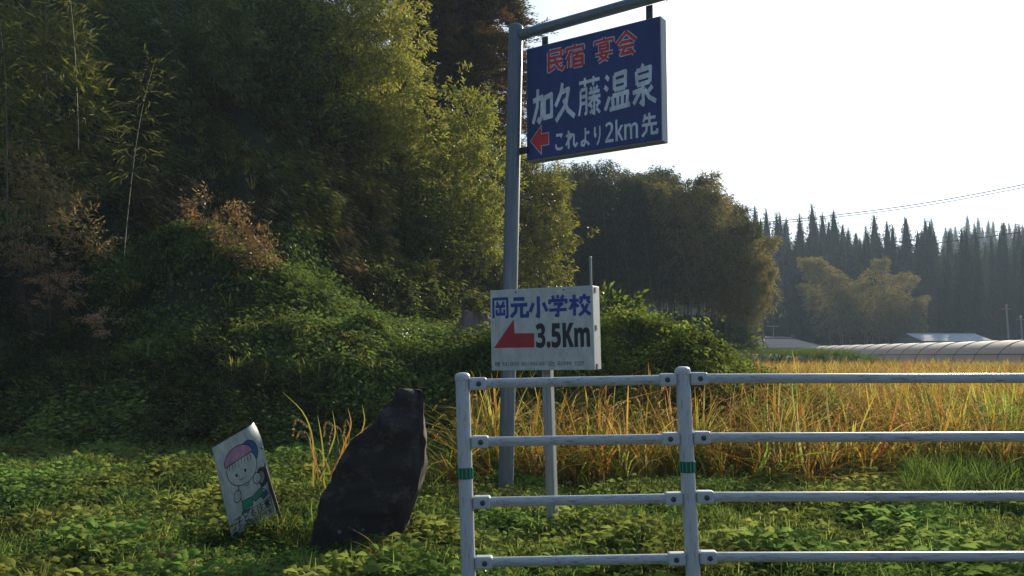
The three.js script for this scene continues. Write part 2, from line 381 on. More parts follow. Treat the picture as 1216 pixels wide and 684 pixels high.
const spraySmall = sprayClump(41, 20, 0.095, 0.027, YELL, 0.28, 0.25), sprayMid = sprayClump(42, 20, 0.12, 0.028, BAMB, 0.32, 0.5), sprayBroad = sprayClump(43, 15, 0.09, 0.045, DEEP, 0.26, 0.4);
{
  const shrub = (px, py, d, label, lumps, geo, seed, per, tint, name = 'shrub', cat = 'shrub') => {
    const c = at(px, py, d), x = c.x; const b = onGround(x, d);
    const l = lumps.map(([ax, ay, rx, ry, dz = 0]) => { const q = at(ax, ay, d); return [q.x - b.x, q.y - b.y, dz, rx, ry]; });
    return makeShrub(name, label, cat, b, l, geo, matBush, seed, per, tint);
  };
  shrub(455, 250, 18, 'tall yellow-green shrub left of the dark cedar, reaching past the top', [[452, 60, 1.0, 2.4], [415, 20, 1.05, 2.1, -0.4], [470, 150, 0.95, 1.5, 0.2], [420, 150, 1.05, 1.4, 0.3]], spraySmall, 51, 400, [1, 1, 1]);
  shrub(555, 300, 20.5, 'rounded yellow-green shrub just left of the tall sign pole', [[556, 150, 0.75, 1.3], [583, 210, 0.7, 1.2, 0.2], [525, 205, 1.0, 1.4, 0.1], [555, 275, 1.2, 1.2, 0.2]], spraySmall, 52, 440, [0.95, 1, 1]);
  shrub(640, 330, 25, 'leafy shrub right of the pole under the blue sign board', [[640, 225, 0.8, 1.25], [628, 290, 0.9, 1.2, 0.2], [658, 270, 0.55, 1.45, 0.1], [645, 325, 0.65, 0.65, 0.2], [694, 281, 0.5, 0.16, 0.3]], sprayMid, 53, 440, [1.35, 1.25, 0.9]);
  shrub(480, 330, 18.5, 'dark green shrub low on the slope beneath the yellow-green ones', [[490, 255, 0.9, 0.8], [450, 240, 0.9, 1.0, -0.2], [520, 290, 0.7, 0.6, 0.1]], sprayBroad, 54, 420, [1.1, 1.1, 1]);
  shrub(330, 200, 17, 'large dark shrub with glossy leaves in the middle of the hillside', [[330, 90, 1.3, 1.9], [375, 160, 1.1, 1.4, 0.2], [290, 40, 1.1, 1.5, -0.4]], sprayBroad, 55, 270, [1.1, 1.1, 1]);
  shrub(745, 400, 13.0, 'dense dark bush on the mound right of the white school sign', [[738, 376, 0.24, 0.32], [722, 372, 0.24, 0.3, 0.1], [756, 396, 0.2, 0.18, 0.1]], sprayBroad, 56, 2600, [1.2, 1.35, 1]);
  shrub(250, 330, 12.0, 'rusty brown dried shrub on the hillside above the leafy spur', [[285, 285, 0.38, 0.3], [310, 305, 0.3, 0.25], [250, 250, 0.35, 0.3]], sprayClump(44, 20, 0.06, 0.018, DRY, 0.22, 0.4), 57, 2200, [0.9, 0.95, 1]);
  shrub(60, 330, 11, 'tan dried thicket at the left edge above the dried flower heads', [[50, 225, 0.5, 0.5], [105, 285, 0.35, 0.35, 0.2], [15, 300, 0.4, 0.4, 0.1]], sprayClump(46, 20, 0.08, 0.016, [[0.34, 0.22, 0.1], [0.26, 0.16, 0.07], [0.3, 0.25, 0.1]], 0.24, 0.5), 60, 1300, [1, 1, 1]);
  shrub(215, 120, 15, 'dense shrub of narrow drooping leaves high on the hill', [[230, 40, 1.1, 1.2], [180, 120, 0.85, 1.1, 0.2], [130, 60, 1.0, 1.2, -0.2]], sprayMid, 58, 330, [0.85, 0.9, 1]);
  shrub(40, 150, 11.5, 'pale green bamboo-leaved thicket at the upper left edge', [[40, 60, 0.7, 0.9], [90, 130, 0.6, 0.7, 0.2], [10, 170, 0.6, 0.6, 0.1]], sprayClump(45, 18, 0.17, 0.024, [...BAMB, [0.16, 0.18, 0.04]], 0.3, 0.5), 59, 420, [1.1, 1.0, 1]);
}
{ // thin bamboo stems standing out of the hillside
  const r = rng(61), g = thing('bamboo', 'thin young bamboo with a bare lower stem on the shaded hillside', 'bamboo', V(0, 0, 0), 'thin bamboos on the hillside');
  const b = new MB(), f = new MB(), pts = [];
  for (let k = 0; k <= 14; k++) pts.push(V(0.05 * Math.sin(k * 0.4) + 0.001 * k * k, k * 0.2 - 0.4, 0.0012 * k * k));
  b.tube(pts, 0.01, 0.003, 6, [0.06, 0.058, 0.028]);
  for (let k = 6; k < 15; k++) for (let q = 0; q < 7; q++) {
    const d = randDir(r, -0.3, 0.5), base = pts[k].clone().addScaledVector(d, 0.12 * r());
    for (let j = 0; j < 5; j++) { const ld = d.clone().add(randDir(r).multiplyScalar(0.6)).normalize(); f.leaf(base.clone().addScaledVector(d, 0.07 * j), ld, sideOf(ld, r), 0.1 + 0.08 * r(), 0.018, 0.2, vary(r, [0.11, 0.115, 0.035])); }
  }
  mesh('stem', b.geo(), std(1, 1, 1, 0.6, { vertexColors: true }), g);
  mesh('foliage', f.geo(), matBush, g);
  const spots = [[95, 110, 10.9, 1.0], [150, 235, 10.7, 0.95], [12, 190, 10.4, 1.1], [60, 60, 11.2, 1.0]];
  spots.forEach(([px, py, d, s], k) => {
    const o = k ? copyOf(g) : g, c = at(px, py, d);
    o.position.set(c.x, Math.max(height(c.x, -d) - 0.1, c.y - 0.4), -d); o.rotation.set((r() - 0.5) * 0.06, r() * 6.28, (r() - 0.5) * 0.06); o.scale.setScalar(s);
  });
}
function needleSpray(seed, n, len, cols) {
  const r = rng(seed), b = new MB();
  for (let k = 0; k < n; k++) {
    const f = r(), base = V((r() - 0.5) * 0.25 * (1 - f * 0.5), -0.12 * f * f + (r() - 0.5) * 0.12, f * 0.55), d = V((r() - 0.5) * 1.3, r() * 0.9 - 0.35, 0.5 + r() * 0.7).normalize();
    b.leaf(base, d, sideOf(d, r), len * (0.6 + 0.7 * r()), 0.035, 0.1, vary(r, cols[Math.floor(r() * cols.length)], 0.3));
  }
  return b.geo();
}
{ // the big cedar behind the slope
  const r = rng(71), base = onGround(-1.75, 26), t = thing('cedar_tree', 'tall brownish-green cedar behind the slope, left of the sign pole', 'tree', base);
  const tr = new MB(), list = [], H = 12.5;
  tr.tube([V(0, -0.5, 0), V(0.05, H * 0.5, 0), V(0, H, 0)], 0.32, 0.03, 10, [0.11, 0.07, 0.045]);
  for (let k = 0; k < 190; k++) {
    const y = 0.7 + (H - 1) * Math.pow(k / 190, 0.92), a = k * 2.4 + r() * 0.7, R = Math.min(2.25, (H - y) * 0.42 + 0.3) * (0.75 + 0.4 * r());
    const dir = V(Math.cos(a), 0, Math.sin(a));
    const bp = [0, 0.5, 1].map((f) => V(dir.x * R * f, y + 0.25 * R * f - 0.5 * R * f * f, dir.z * R * f));
    tr.tube(bp, 0.035, 0.006, 4, [0.1, 0.065, 0.04]);
    for (let q = 0; q < 58; q++) {
      const f = 0.12 + 0.92 * Math.sqrt(r()), p = V(dir.x * R * f, y + 0.25 * R * f - 0.5 * R * f * f + (r() - 0.5) * 0.4, dir.z * R * f).add(V((r() - 0.5) * 0.5 * f, 0, (r() - 0.5) * 0.5 * f));
      const br = 0.75 + 0.5 * r(), rust = r() < 0.35 ? 1.55 : 1;
      list.push({ p, s: 0.6 + 0.5 * r(), ry: Math.atan2(dir.x, dir.z) + (r() - 0.5) * 1.7, rx: 0.1 - 0.5 * r(), c: [br * rust, br, br] });
    }
  }
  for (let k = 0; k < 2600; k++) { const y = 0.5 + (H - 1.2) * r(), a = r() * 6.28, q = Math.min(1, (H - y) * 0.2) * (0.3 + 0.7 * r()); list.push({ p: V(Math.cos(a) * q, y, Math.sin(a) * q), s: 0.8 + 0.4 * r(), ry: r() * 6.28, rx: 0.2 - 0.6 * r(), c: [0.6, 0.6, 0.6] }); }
  mesh('trunk', tr.geo(), std(1, 1, 1, 0.95, { vertexColors: true }), t);
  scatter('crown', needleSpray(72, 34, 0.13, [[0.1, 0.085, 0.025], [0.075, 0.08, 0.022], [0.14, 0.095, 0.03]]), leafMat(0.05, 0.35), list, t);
}

// ------------------------------------------------------------------ bamboo grove, cedar forest
function bambooVariant(seed, H, lean, n, cols) {
  const r = rng(seed), c = new MB(), f = new MB(), pts = [];
  for (let k = 0; k <= 16; k++) { const t = k / 16; pts.push(V(lean * H * Math.pow(t, 2.6), H * (t - 0.13 * Math.abs(lean) * 2 * Math.pow(t, 4)), 0)); }
  c.tube(pts, 0.055, 0.008, 6, [0.17, 0.18, 0.085]);
  for (let k = 0; k < n; k++) {
    const t = 0.32 + 0.68 * Math.pow(r(), 0.75), u = t * 16, i = Math.min(15, Math.floor(u)), p = pts[i].clone().lerp(pts[i + 1], u - i);
    const R = 0.25 + 1.15 * Math.sin(Math.min(1, (1.06 - t) * 2.1) * 1.57), d = randDir(r, -0.25, 0.45), reach = R * Math.sqrt(r());
    const q = p.addScaledVector(d, reach); q.y -= 0.18 * reach * reach;
    for (let j = 0; j < 6; j++) {
      const ld = d.clone().multiplyScalar(0.7).add(randDir(r).multiplyScalar(0.6)).add(V(lean, -0.45, 0)).normalize();
      f.leaf(q.clone().add(randDir(r).multiplyScalar(0.14)), ld, sideOf(ld, r), 0.17 + 0.12 * r(), 0.045, 0.25, vary(r, cols[Math.floor(r() * cols.length)], 0.35));
    }
  }
  return [c.geo(), f.geo()];
}
{
  const r = rng(81), gold = [[0.27, 0.22, 0.075], [0.2, 0.18, 0.055], [0.32, 0.25, 0.09]], green = [[0.1, 0.11, 0.035], [0.075, 0.09, 0.03], [0.14, 0.125, 0.045]];
  const culmMat = std(1, 1, 1, 0.6, { vertexColors: true });
  const variants = [[82, 10.5, 0.12, 620, green], [83, 11, 0.2, 620, green], [84, 10, 0.28, 560, gold], [85, 8.6, 0.36, 560, gold]].map((a) => bambooVariant(...a));
  const protos = variants.map(([c, f]) => { const g = new THREE.Group(); g.name = 'bamboo_plant'; mesh('culm', c, culmMat, g); mesh('foliage', f, matFar, g); return g; });
  const put = (k, x, d, turn, s, label, group) => {
    const o = protos[k].clone(); o.name = numbered('bamboo_plant'); scene.add(o); shade(o);
    tag(o, label, 'bamboo', group); o.position.copy(onGround(x, d, -0.1)); o.rotation.y = turn; o.scale.set(s, s, s);
  };
  const L1 = 'tall bamboo of the dark grove between the signs and the far house', G1 = 'bamboos of the grove';
  for (let k = 0; k < 66; k++) {
    const d = 43 + 8 * r(), px = 640 + 266 * Math.pow((k + r()) / 66, 0.95), x = (px - 608) / FOCAL * d;
    const topY = lerp(202, 250, sm(px, 780, 890)) + 16 * n2(px * 0.03, 4) + 10 * (r() - 0.3), want = (HORIZON - topY) * d / FOCAL + EYE - height(x, -d);
    const v = px > 800 ? (r() < 0.6 ? 2 : r() < 0.5 ? 1 : 0) : r() < 0.6 ? 0 : r() < 0.75 ? 1 : 2;
    put(v, x, d, r() * 6.28, want / [10.3, 10.5, 9.1, 7.6][v], L1, G1);
  }
  const L0 = 'tall bamboo high on the wooded slope at the upper left', G0 = 'bamboos on top of the wooded slope';
  for (let k = 0; k < 18; k++) { const d = 19 + 5 * r(), px = -20 + 440 * (k + r()) / 18; put(r() < 0.5 ? 0 : 1, (px - 608) / FOCAL * d, d, r() * 6.28, 0.55 + 0.2 * r(), L0, G0); }
  const L2 = 'golden arching bamboo plume at the right edge of the grove', G2 = 'bamboo plumes at the grove edge';
  for (const [px, d, turn, s] of [[878, 44, 0.1, 0.62], [884, 45, 0, 0.5], [881, 43, 0.3, 0.54], [862, 42, 0.9, 0.86], [868, 43, -0.7, 0.8], [872, 41.5, 0.3, 0.66], [876, 44, -0.2, 0.62], [874, 41.6, 0.15, 0.52], [866, 42.3, 0.6, 0.72]]) put(3, (px - 608) / FOCAL * d, d, turn, s, L2, G2);
  const L3 = 'pale bamboo standing in front of the cedar hillside', G3 = 'pale bamboos before the cedars';
  for (let k = 0; k < 16; k++) {
    const d = 88 + 5 * r(), px = 985 + 110 * (k + r()) / 16, topY = px < 1045 ? 318 + 0.1 * Math.abs(px - 1010) : 345 + 0.3 * (px - 1060), x = (px - 608) / FOCAL * d;
    put(r() < 0.4 ? 2 : 3, x, d, r() * 6.28, ((HORIZON - topY) * d / FOCAL + EYE - height(x, -d)) / (r() < 0.5 ? 9.1 : 8.2), L3, G3);
  }
  const low = [];
  for (let k = 0; k < 2600; k++) { const d = 40.5 + 8 * r(), x = lerp(1, 12.2, r()) * d / 42; low.push({ p: onGround(x, d, r() * r() * 2.2), s: 2.2 + 2 * r(), ry: r() * 6.28, rx: -0.3 }); }
  tag(scatter('undergrowth', sprayBroad, matFar, low), 'dark undergrowth along the foot of the bamboo grove', 'undergrowth', null, 'stuff');
}
{
  const cols = [[0.04, 0.055, 0.03], [0.03, 0.045, 0.025], [0.055, 0.065, 0.035]];
  const variant = (seed, H, R0) => {
    const r = rng(seed), t = new MB(), f = new MB();
    t.tube([V(0, -1, 0), V(0, H * 0.5, 0), V(0, H, 0)], 0.22, 0.03, 6, [0.09, 0.065, 0.05]);
    for (let k = 0; k < 2100; k++) {
      const q = 1 - Math.pow(r(), 0.62), y = H * (0.02 + 0.98 * q), a = r() * 6.283, R = R0 * Math.pow(1 - q, 0.72) * (0.85 + 0.4 * n3(Math.cos(a) * 1.2 + seed, Math.sin(a) * 1.2, y * 0.55)) + 0.06, e = Math.sqrt(0.3 + 0.7 * r());
      const o = V(Math.cos(a), 0, Math.sin(a)), d = V(o.x, 0.35 - 0.5 * r(), o.z).add(randDir(r).multiplyScalar(0.35)).normalize();
      f.leaf(V(o.x * R * e * 0.75, y, o.z * R * e * 0.75), d, sideOf(d, r), (0.3 + 0.4 * r()) * (1 - 0.5 * q), 0.16, 0.2, vary(r, cols[Math.floor(r() * 3)], 0.3));
    }
    let prev = null;
    for (let j = 0; j <= 14; j++) { const q = j / 14, ring = []; for (let k = 0; k < 9; k++) { const a = k / 9 * 6.283, R = R0 * 0.5 * Math.pow(1 - q, 0.85) * (0.8 + 0.4 * r()) + 0.03; ring.push(f.v(V(Math.cos(a) * R, H * (0.03 + 0.95 * q) + 0.25 * r(), Math.sin(a) * R), cols[1])); } if (prev) for (let k = 0; k < 9; k++) { const n = (k + 1) % 9; f.i.push(prev[k], ring[k], prev[n], prev[n], ring[k], ring[n]); } prev = ring; }
    const g = new THREE.Group(); g.name = 'cedar_tree'; mesh('trunk', t.geo(), std(1, 1, 1, 0.95, { vertexColors: true }), g); mesh('crown', f.geo(), matFar, g); return g;
  };
  const protos = [variant(91, 14, 3.1), variant(92, 15, 2.9), variant(93, 13, 3.3)], r = rng(94);
  const put = (x, d, s, label, group) => { const o = protos[Math.floor(r() * 3)].clone(); o.name = numbered('cedar_tree'); scene.add(o); shade(o); tag(o, label, 'tree', group); o.position.copy(onGround(x, d, -0.3)); o.rotation.y = r() * 6.28; o.scale.set(s, s * (0.85 + 0.3 * r()), s); };
  for (let row = 0; row < 8; row++) for (let px = 800; px < 1260; px += 16) {
    const d = 97 + row * 4.6 + (r() - 0.5) * 3, q = px + (r() - 0.5) * 18, k = (q - 608) / FOCAL;
    if (px < 870 && row < 5) continue;
    put(k * d, d, 0.6 + 0.28 * r(), 'dark pointed cedar in the forest on the near hill behind the greenhouse', 'cedars on the near hill');
  }
  for (let row = 0; row < 5; row++) for (let px = 1115; px < 1300; px += 11) {
    const d = 232 + row * 16 + (r() - 0.5) * 8, k = (px + (r() - 0.5) * 12 - 608) / FOCAL;
    put(k * d, d, 0.75 + 0.35 * r(), 'hazy cedar on the farther hill at the far right', 'cedars on the farther hill');
  }
}

// ------------------------------------------------------------------ rice
{
  const gold = [[0.62, 0.46, 0.08], [0.54, 0.33, 0.055], [0.44, 0.45, 0.07], [0.64, 0.52, 0.15], [0.4, 0.2, 0.045], [0.6, 0.5, 0.18], [0.46, 0.25, 0.05], [0.32, 0.36, 0.05], [0.52, 0.42, 0.1]];
  const rice = (seed, n, L, lean, panicles, wid) => {
    const r = rng(seed), b = new MB();
    for (let k = 0; k < n; k++) {
      const a = r() * 6.283, o = V(Math.cos(a), 0, Math.sin(a)), l = L * (0.55 + 0.55 * r()), bend = lean * (0.25 + 0.95 * r()), base = o.clone().multiplyScalar(r() * 0.06), kink = r() < 0.3 ? 0.5 : 0;
      const pts = [0, 0.3, 0.55, 0.8, 1].map((f) => base.clone().add(V(o.x * bend * l * Math.pow(f, 1.8), l * (f - (0.42 * bend + kink * 0.5) * Math.pow(f, 2.6)), o.z * bend * l * Math.pow(f, 1.8))));
      const c = vary(r, gold[Math.floor(r() * gold.length)], 0.3);
      b.ribbon(pts, wid, V(-o.z, 0.15, o.x).normalize(), [c[0] * 0.68, c[1] * 0.62, c[2] * 0.6], c);
    }
    for (let k = 0; k < panicles; k++) {
      const a = r() * 6.283, o = V(Math.cos(a), 0, Math.sin(a)), l = L * 0.8, e = 0.16 + 0.1 * r();
      const pts = [0, 0.5, 0.8, 1].map((f) => V(o.x * e * f * f, l * f - 0.1 * f * f * f * l, o.z * e * f * f));
      b.ribbon(pts, 0.004, V(-o.z, 0, o.x), [0.2, 0.15, 0.05]);
      for (let g = 0; g < 12; g++) { const f = g / 12, p = pts[3].clone().add(V(o.x * 0.13 * f, 0.02 * f - 0.13 * f * f, o.z * 0.13 * f)), d = V((r() - 0.5), -0.8, (r() - 0.5)).normalize(); b.leaf(p, d, sideOf(d, r), 0.02, 0.011, 0, vary(r, [0.4, 0.27, 0.1], 0.25)); }
    }
    return b.geo();
  };
  const near = [rice(301, 20, 0.86, 0.7, 2, 0.017), rice(302, 20, 0.88, 1.15, 3, 0.017), rice(303, 18, 0.85, 1.5, 2, 0.019)], far = [rice(304, 18, 0.86, 0.5, 1, 0.024), rice(305, 18, 0.84, 0.8, 1, 0.024)];
  const r = rng(306), N = [[], [], []], F = [[], []], mat = leafMat(0, 0.5);
  for (let d = 6.75; d < 34.8; d += d < 13 ? 0.2 : 0.26) for (let x = -0.8; x < 0.74 * d + 1; x += d < 13 ? 0.2 : 0.25) {
    const X = x + (r() - 0.5) * 0.12, D = d + (r() - 0.5) * 0.1;
    if (height(X, -D) > 0.2 + 0.1 * r() && D < 30) continue;
    if (D < 6.85 + 0.4 * n2(X * 1.1, 7) + 0.2 * n2(X * 3.1, 4) + 0.5 * sm(X, 2.4, 3.2)) continue;
    if (X < -0.45 + 0.2 * n2(D, 5)) continue;
    const lod = n2(X * 0.45 + 3, D * 0.45) + 0.75 * sm(X, 0.9, 1.6) * (1 - sm(X, 3.4, 4.8)) * (1 - sm(D, 9, 11));
    const tone = 0.85 + 0.25 * n2(X * 0.6, D * 0.6), g = D < 13 ? clamp(n2(X * 0.25 + 70, D * 0.25), 0, 1) : -0.25;
    const q = { p: onGround(X, D), s: (0.68 + 0.42 * r()) * (1 + 0.14 * n2(X * 0.9, D * 0.9)), ry: r() * 6.283, rx: (r() - 0.5) * 0.35, rz: (r() - 0.5) * 0.25, c: [tone * (1 - 0.35 * g) * (0.8 + 0.4 * r()), tone * (1 + 0.2 * g) * (0.8 + 0.4 * r()), tone] };
    if (lod > 0.55) { q.rz += (r() < 0.65 ? -1 : 1) * (0.45 + 0.5 * r()); q.rx += 0.5 * r(); q.ry = (r() - 0.5) * 1.6; q.s *= 0.95; }
    if (D < 13) { if (r() < 0.12) continue; N[lod > 0.55 ? 2 : r() < 0.5 ? 0 : 1].push(q); } else F[r() < 0.5 ? 0 : 1].push(q);
  }
  N.forEach((l, k) => tag(scatter('rice', near[k], mat, l), ['upright golden rice at the near edge of the field', 'arching golden rice with drooping ears near the fence', 'flattened rice lying over behind the fence'][k], 'rice', null, 'stuff'));
  F.forEach((l, k) => tag(scatter('rice', far[k], mat, l), ['ripe golden rice filling the field as far as the greenhouse', 'ripe rice with bent leaves farther out in the field'][k], 'rice', null, 'stuff'));
  // tall fresh grass at the right end of the verge, and rough grass on the far road bank
  const tall = grassTuft(307, 18, 0.42, [[0.12, 0.19, 0.03], [0.15, 0.21, 0.04], [0.1, 0.15, 0.03]], 0.012, 0.7), T = [], R = [];
  for (let k = 0; k < 700; k++) { const d = 5.9 + 1.6 * r(), x = lerp(3.1, 5.6, r()) * d / 6.4; if (n2(x * 1.1, d * 1.1) < -0.2 && r() < 0.7) continue; T.push({ p: onGround(x, d), s: 0.35 + 0.55 * r(), ry: r() * 6.28 }); }
  tag(scatter('grass', tall, matWeed, T), 'tall fresh green grass at the right edge of the verge', 'grass', null, 'stuff');
  for (let k = 0; k < 2600; k++) { const d = 35 + 8 * r(), x = lerp(6, 19, r()); if (Math.abs(d - 39) < 1.7 && x < 13.5) continue; R.push({ p: onGround(x, d), s: 0.5 + 0.6 * r(), ry: r() * 6.28 }); }
  tag(scatter('grass', tall, matFar, R), 'low grass on the bank of the far farm road', 'grass', null, 'stuff');
}
// ------------------------------------------------------------------ lettering: strokes of each character in a 100 x 100 square
const GLYPHS = {
  民: '20,12 80,12|80,12 80,38|20,38 80,38|20,12 20,88 48,76|12,58 88,58|46,38 56,62 70,82 84,90 92,76',
  宿: '50,4 50,14|12,32 12,18 88,18 88,32|30,32 12,60|22,50 22,94|40,40 90,40|64,40 58,54|44,92 44,56 86,56 86,92|44,73 86,73|44,90 86,90',
  宴: '50,4 50,14|10,32 10,18 90,18 90,32|32,30 68,30 68,54 32,54 32,30|32,42 68,42|10,68 90,68|44,56 34,76 70,94|66,68 56,84 24,96',
  会: '50,6 8,44|50,6 92,44|30,42 70,42|16,60 84,60|46,60 28,86 78,84|66,72 84,94',
  加: '8,36 50,30 47,78 38,90 28,82|30,8 27,52 8,92|60,32 60,88|60,34 92,28 92,86|60,82 92,80',
  久: '42,6 34,30 10,60|36,28 68,24 56,60 12,96|46,46 64,74 94,92',
  藤: '8,16 92,14|32,5 33,27|68,5 66,27|14,34 14,70 7,94|14,34 38,32 38,90 30,92|14,50 38,49|14,66 38,65|54,30 60,39|84,29 77,38|48,44 92,42|46,56 95,54|70,30 67,56 46,74|70,56 95,72|70,62 70,94 62,90|54,72 62,79|52,92 64,84|88,70 79,79|78,82 93,94',
  温: '10,12 22,22|5,36 18,46|7,92 24,62|42,14 42,48|42,14 84,10 82,47|42,31 82,29|42,48 82,46|35,62 37,88|35,62 91,58 88,88|54,61 54,88|72,60 71,88|24,92 99,88',
  泉: '52,2 44,14|26,16 28,48|26,16 78,12 75,46|28,32 76,29|28,48 75,45|50,52 50,94 38,86|12,64 42,60 14,90|84,56 64,70|56,60 72,80 96,92',
  こ: '24,20 76,20 64,33|20,62 28,82 54,87 84,82', れ: '30,8 30,92|12,32 46,26 10,76|32,52 54,29 67,32 66,74 76,84 92,70',
  よ: '52,8 52,74 40,88 22,84 22,72 40,66 60,72 84,88|52,34 84,30', り: '28,12 24,44 30,56 38,42|72,10 72,52 62,78 44,94',
  先: '28,8 16,38|50,4 50,50|22,24 84,24|8,50 92,50|36,50 33,74 8,94|62,50 62,86 92,86 93,70',
  岡: '10,94 10,10 90,10 90,90 76,90|30,22 38,38|70,22 62,38|22,43 78,43|50,43 50,76|28,56 28,77 72,77 72,56',
  元: '22,14 78,14|8,40 92,40|36,40 33,68 8,92|62,40 62,88 92,88 93,68', 小: '50,6 50,92 36,86|26,34 8,72|74,34 92,72',
  学: '24,6 31,21|48,4 52,19|78,6 66,21|10,42 10,27 90,27 90,42|30,42 70,42 50,57|50,57 50,92 34,89|8,67 92,67',
  校: '4,30 46,30|26,6 26,94|26,34 6,68|28,42 44,58|70,4 70,19|48,21 96,21|60,28 50,44|82,28 94,44|84,46 72,72 46,94|58,46 70,72 96,92',
  子: '20,12 78,12 52,36|52,36 52,88 36,90|8,50 92,50', ど: '28,12 40,42|74,30 34,52 22,72 36,88 78,84|74,6 80,17|89,3 95,14',
  も: '46,6 38,70 52,90 76,84 80,62|18,30 70,30|16,54 68,54', 注: '12,12 24,20|6,36 18,44|8,92 26,62|60,4 68,14|36,26 94,26|42,56 90,56|32,90 98,90|65,26 65,90',
  意: '50,2 50,10|18,14 82,14|34,16 38,26|66,16 62,26|8,30 92,30|28,38 72,38 72,62 28,62 28,38|28,50 72,50|14,72 8,90|32,68 34,88 68,90 72,80|48,68 56,78|78,70 92,86',
  地: '6,38 42,38|24,12 24,76|4,82 44,70|52,26 52,86 94,86 94,72|42,46 88,34 88,66 78,66|70,8 70,74', 区: '92,12 12,12 12,90 92,90|30,28 74,76|74,26 28,78',
  育: '50,2 50,10|8,14 92,14|44,16 24,34 74,32|64,22 80,38|26,94 26,44 76,44 76,92 66,92|26,60 76,60|26,75 76,75',
  成: '92,24 16,24 16,60 6,94|18,48 44,48 42,78 32,76|52,6 60,58 76,88 92,92 94,78|86,42 50,94|70,6 82,14',
  寄: '50,2 50,10|10,24 10,12 90,12 90,24|24,28 76,28|50,20 28,42|52,28 76,42|6,50 94,50|24,60 54,60 54,80 24,80 24,60|74,50 74,92 62,92',
  贈: '10,10 38,10 38,66 10,66 10,10|10,28 38,28|10,46 38,46|16,70 6,92|30,70 42,90|54,6 60,16|84,6 78,16|48,20 92,20 92,48 48,48 48,20|48,34 92,34|70,20 70,48|54,56 86,56 86,92 54,92 54,56|54,74 86,74',
  平: '14,14 86,14|28,24 34,42|72,24 64,42|6,52 94,52|50,14 50,96', 年: '28,6 10,32|22,20 88,20|84,42 24,42 24,66|4,66 96,66|54,20 54,96', 月: '78,10 26,10 26,60 12,92|78,10 78,92 64,90|26,34 78,34|26,58 78,58',
  卒: '50,2 50,12|8,16 92,16|32,20 14,48|30,30 46,46|68,20 52,48|66,30 86,46|6,64 94,64|50,50 50,98', 回: '10,10 90,10 90,92 10,92 10,10|34,34 66,34 66,68 34,68 34,34', 生: '26,8 10,40|20,28 88,28|18,56 84,56|6,90 94,90|50,6 50,90', 中: '12,24 88,24 88,64 12,64 12,24|50,4 50,96',
};
function glyph(ctx, ch, x, y, w, h, weight, color) {
  ctx.save(); ctx.translate(x, y); ctx.scale(w / 90, h / 92); ctx.translate(-5, -4);
  ctx.strokeStyle = color; ctx.lineWidth = weight; ctx.lineJoin = 'round';
  for (const stroke of GLYPHS[ch].split('|')) {
    ctx.beginPath();
    stroke.split(' ').forEach((q, k) => { const [a, b] = q.split(',').map(Number); k ? ctx.lineTo(a, b) : ctx.moveTo(a, b); });
    ctx.stroke();
  }
  ctx.restore();
}
function latin(ctx, text, x, y, w, h, color, weight = 'bold') {     // text stretched to the box whose baseline is y + h
  ctx.save(); ctx.font = `${weight} 200px sans-serif`; ctx.textBaseline = 'alphabetic';
  const m = ctx.measureText(text); ctx.translate(x, y + h); ctx.scale(w / m.width, h / 146); ctx.fillStyle = color; ctx.fillText(text, 0, 0); { ctx.strokeStyle = color; ctx.lineWidth = weight === 'bold' ? 9 : h > 80 ? 7 : 2; ctx.strokeText(text, 0, 0); } ctx.restore();
}
function printed(W, H, paint, dirt, seed) {
  const c = document.createElement('canvas'); c.width = W; c.height = H; const ctx = c.getContext('2d'); paint(ctx, W, H);
  const r = rng(seed), im = ctx.getImageData(0, 0, W, H), q = im.data;
  for (let j = 0; j < H; j++) for (let i = 0; i < W; i++) {
    const f = 1 - dirt * (0.5 + 0.5 * n2(i * 0.006 + seed, j * 0.0025)) - dirt * 0.7 * Math.max(0, n2(i * 0.03, j * 0.008 + seed)) - 0.02 * r();
    const o = (j * W + i) * 4; q[o] *= f; q[o + 1] *= f; q[o + 2] *= f * (1 - dirt * 0.15);
  }
  ctx.putImageData(im, 0, 0);
  const t = new THREE.CanvasTexture(c); t.colorSpace = THREE.SRGBColorSpace; t.anisotropy = 8; return t;
}
// metal and paint with wear
function wear(base, spots, seed, streak = 1, amount = 0.35) {
  const N = 256, data = new Uint8Array(N * N * 4), lin = (x) => 255 * Math.pow(clamp(x, 0, 1), 1 / 2.2);
  for (let j = 0; j < N; j++) for (let i = 0; i < N; i++) {
    const u = i / N, v = j / N, a = u * 6.283;
    const f = n3(Math.cos(a) * 1.5 + seed, Math.sin(a) * 1.5, v * 6 * streak) * 0.5 + n3(Math.cos(a) * 5, Math.sin(a) * 5 + seed, v * 22 * streak) * 0.35 + n3(Math.cos(a) * 16, Math.sin(a) * 16, v * 60 + seed) * 0.2;
    const k = clamp((f - 0.1) * 2.2, 0, 1) * amount, o = (j * N + i) * 4;
    for (let c = 0; c < 3; c++) data[o + c] = lin(lerp(base[c], spots[c], k) * (1 + 0.1 * f));
    data[o + 3] = 255;
  }
  const t = new THREE.DataTexture(data, N, N); t.colorSpace = THREE.SRGBColorSpace; t.wrapS = t.wrapT = THREE.RepeatWrapping; t.magFilter = THREE.LinearFilter; t.needsUpdate = true; return t;
}
function tubeBetween(a, b, r0, r1, seg = 20, cap = true) {       // cylinder from a to b in world or local space
  const len = a.distanceTo(b), g = new THREE.CylinderGeometry(r1, r0, len, seg, 1, !cap), q = new THREE.Quaternion().setFromUnitVectors(V(0, 1, 0), b.clone().sub(a).normalize());
  return g.applyQuaternion(q).translate((a.x + b.x) / 2, (a.y + b.y) / 2, (a.z + b.z) / 2);
}
const bolt = std(0.09, 0.09, 0.1, 0.5, { metalness: 0.6 });

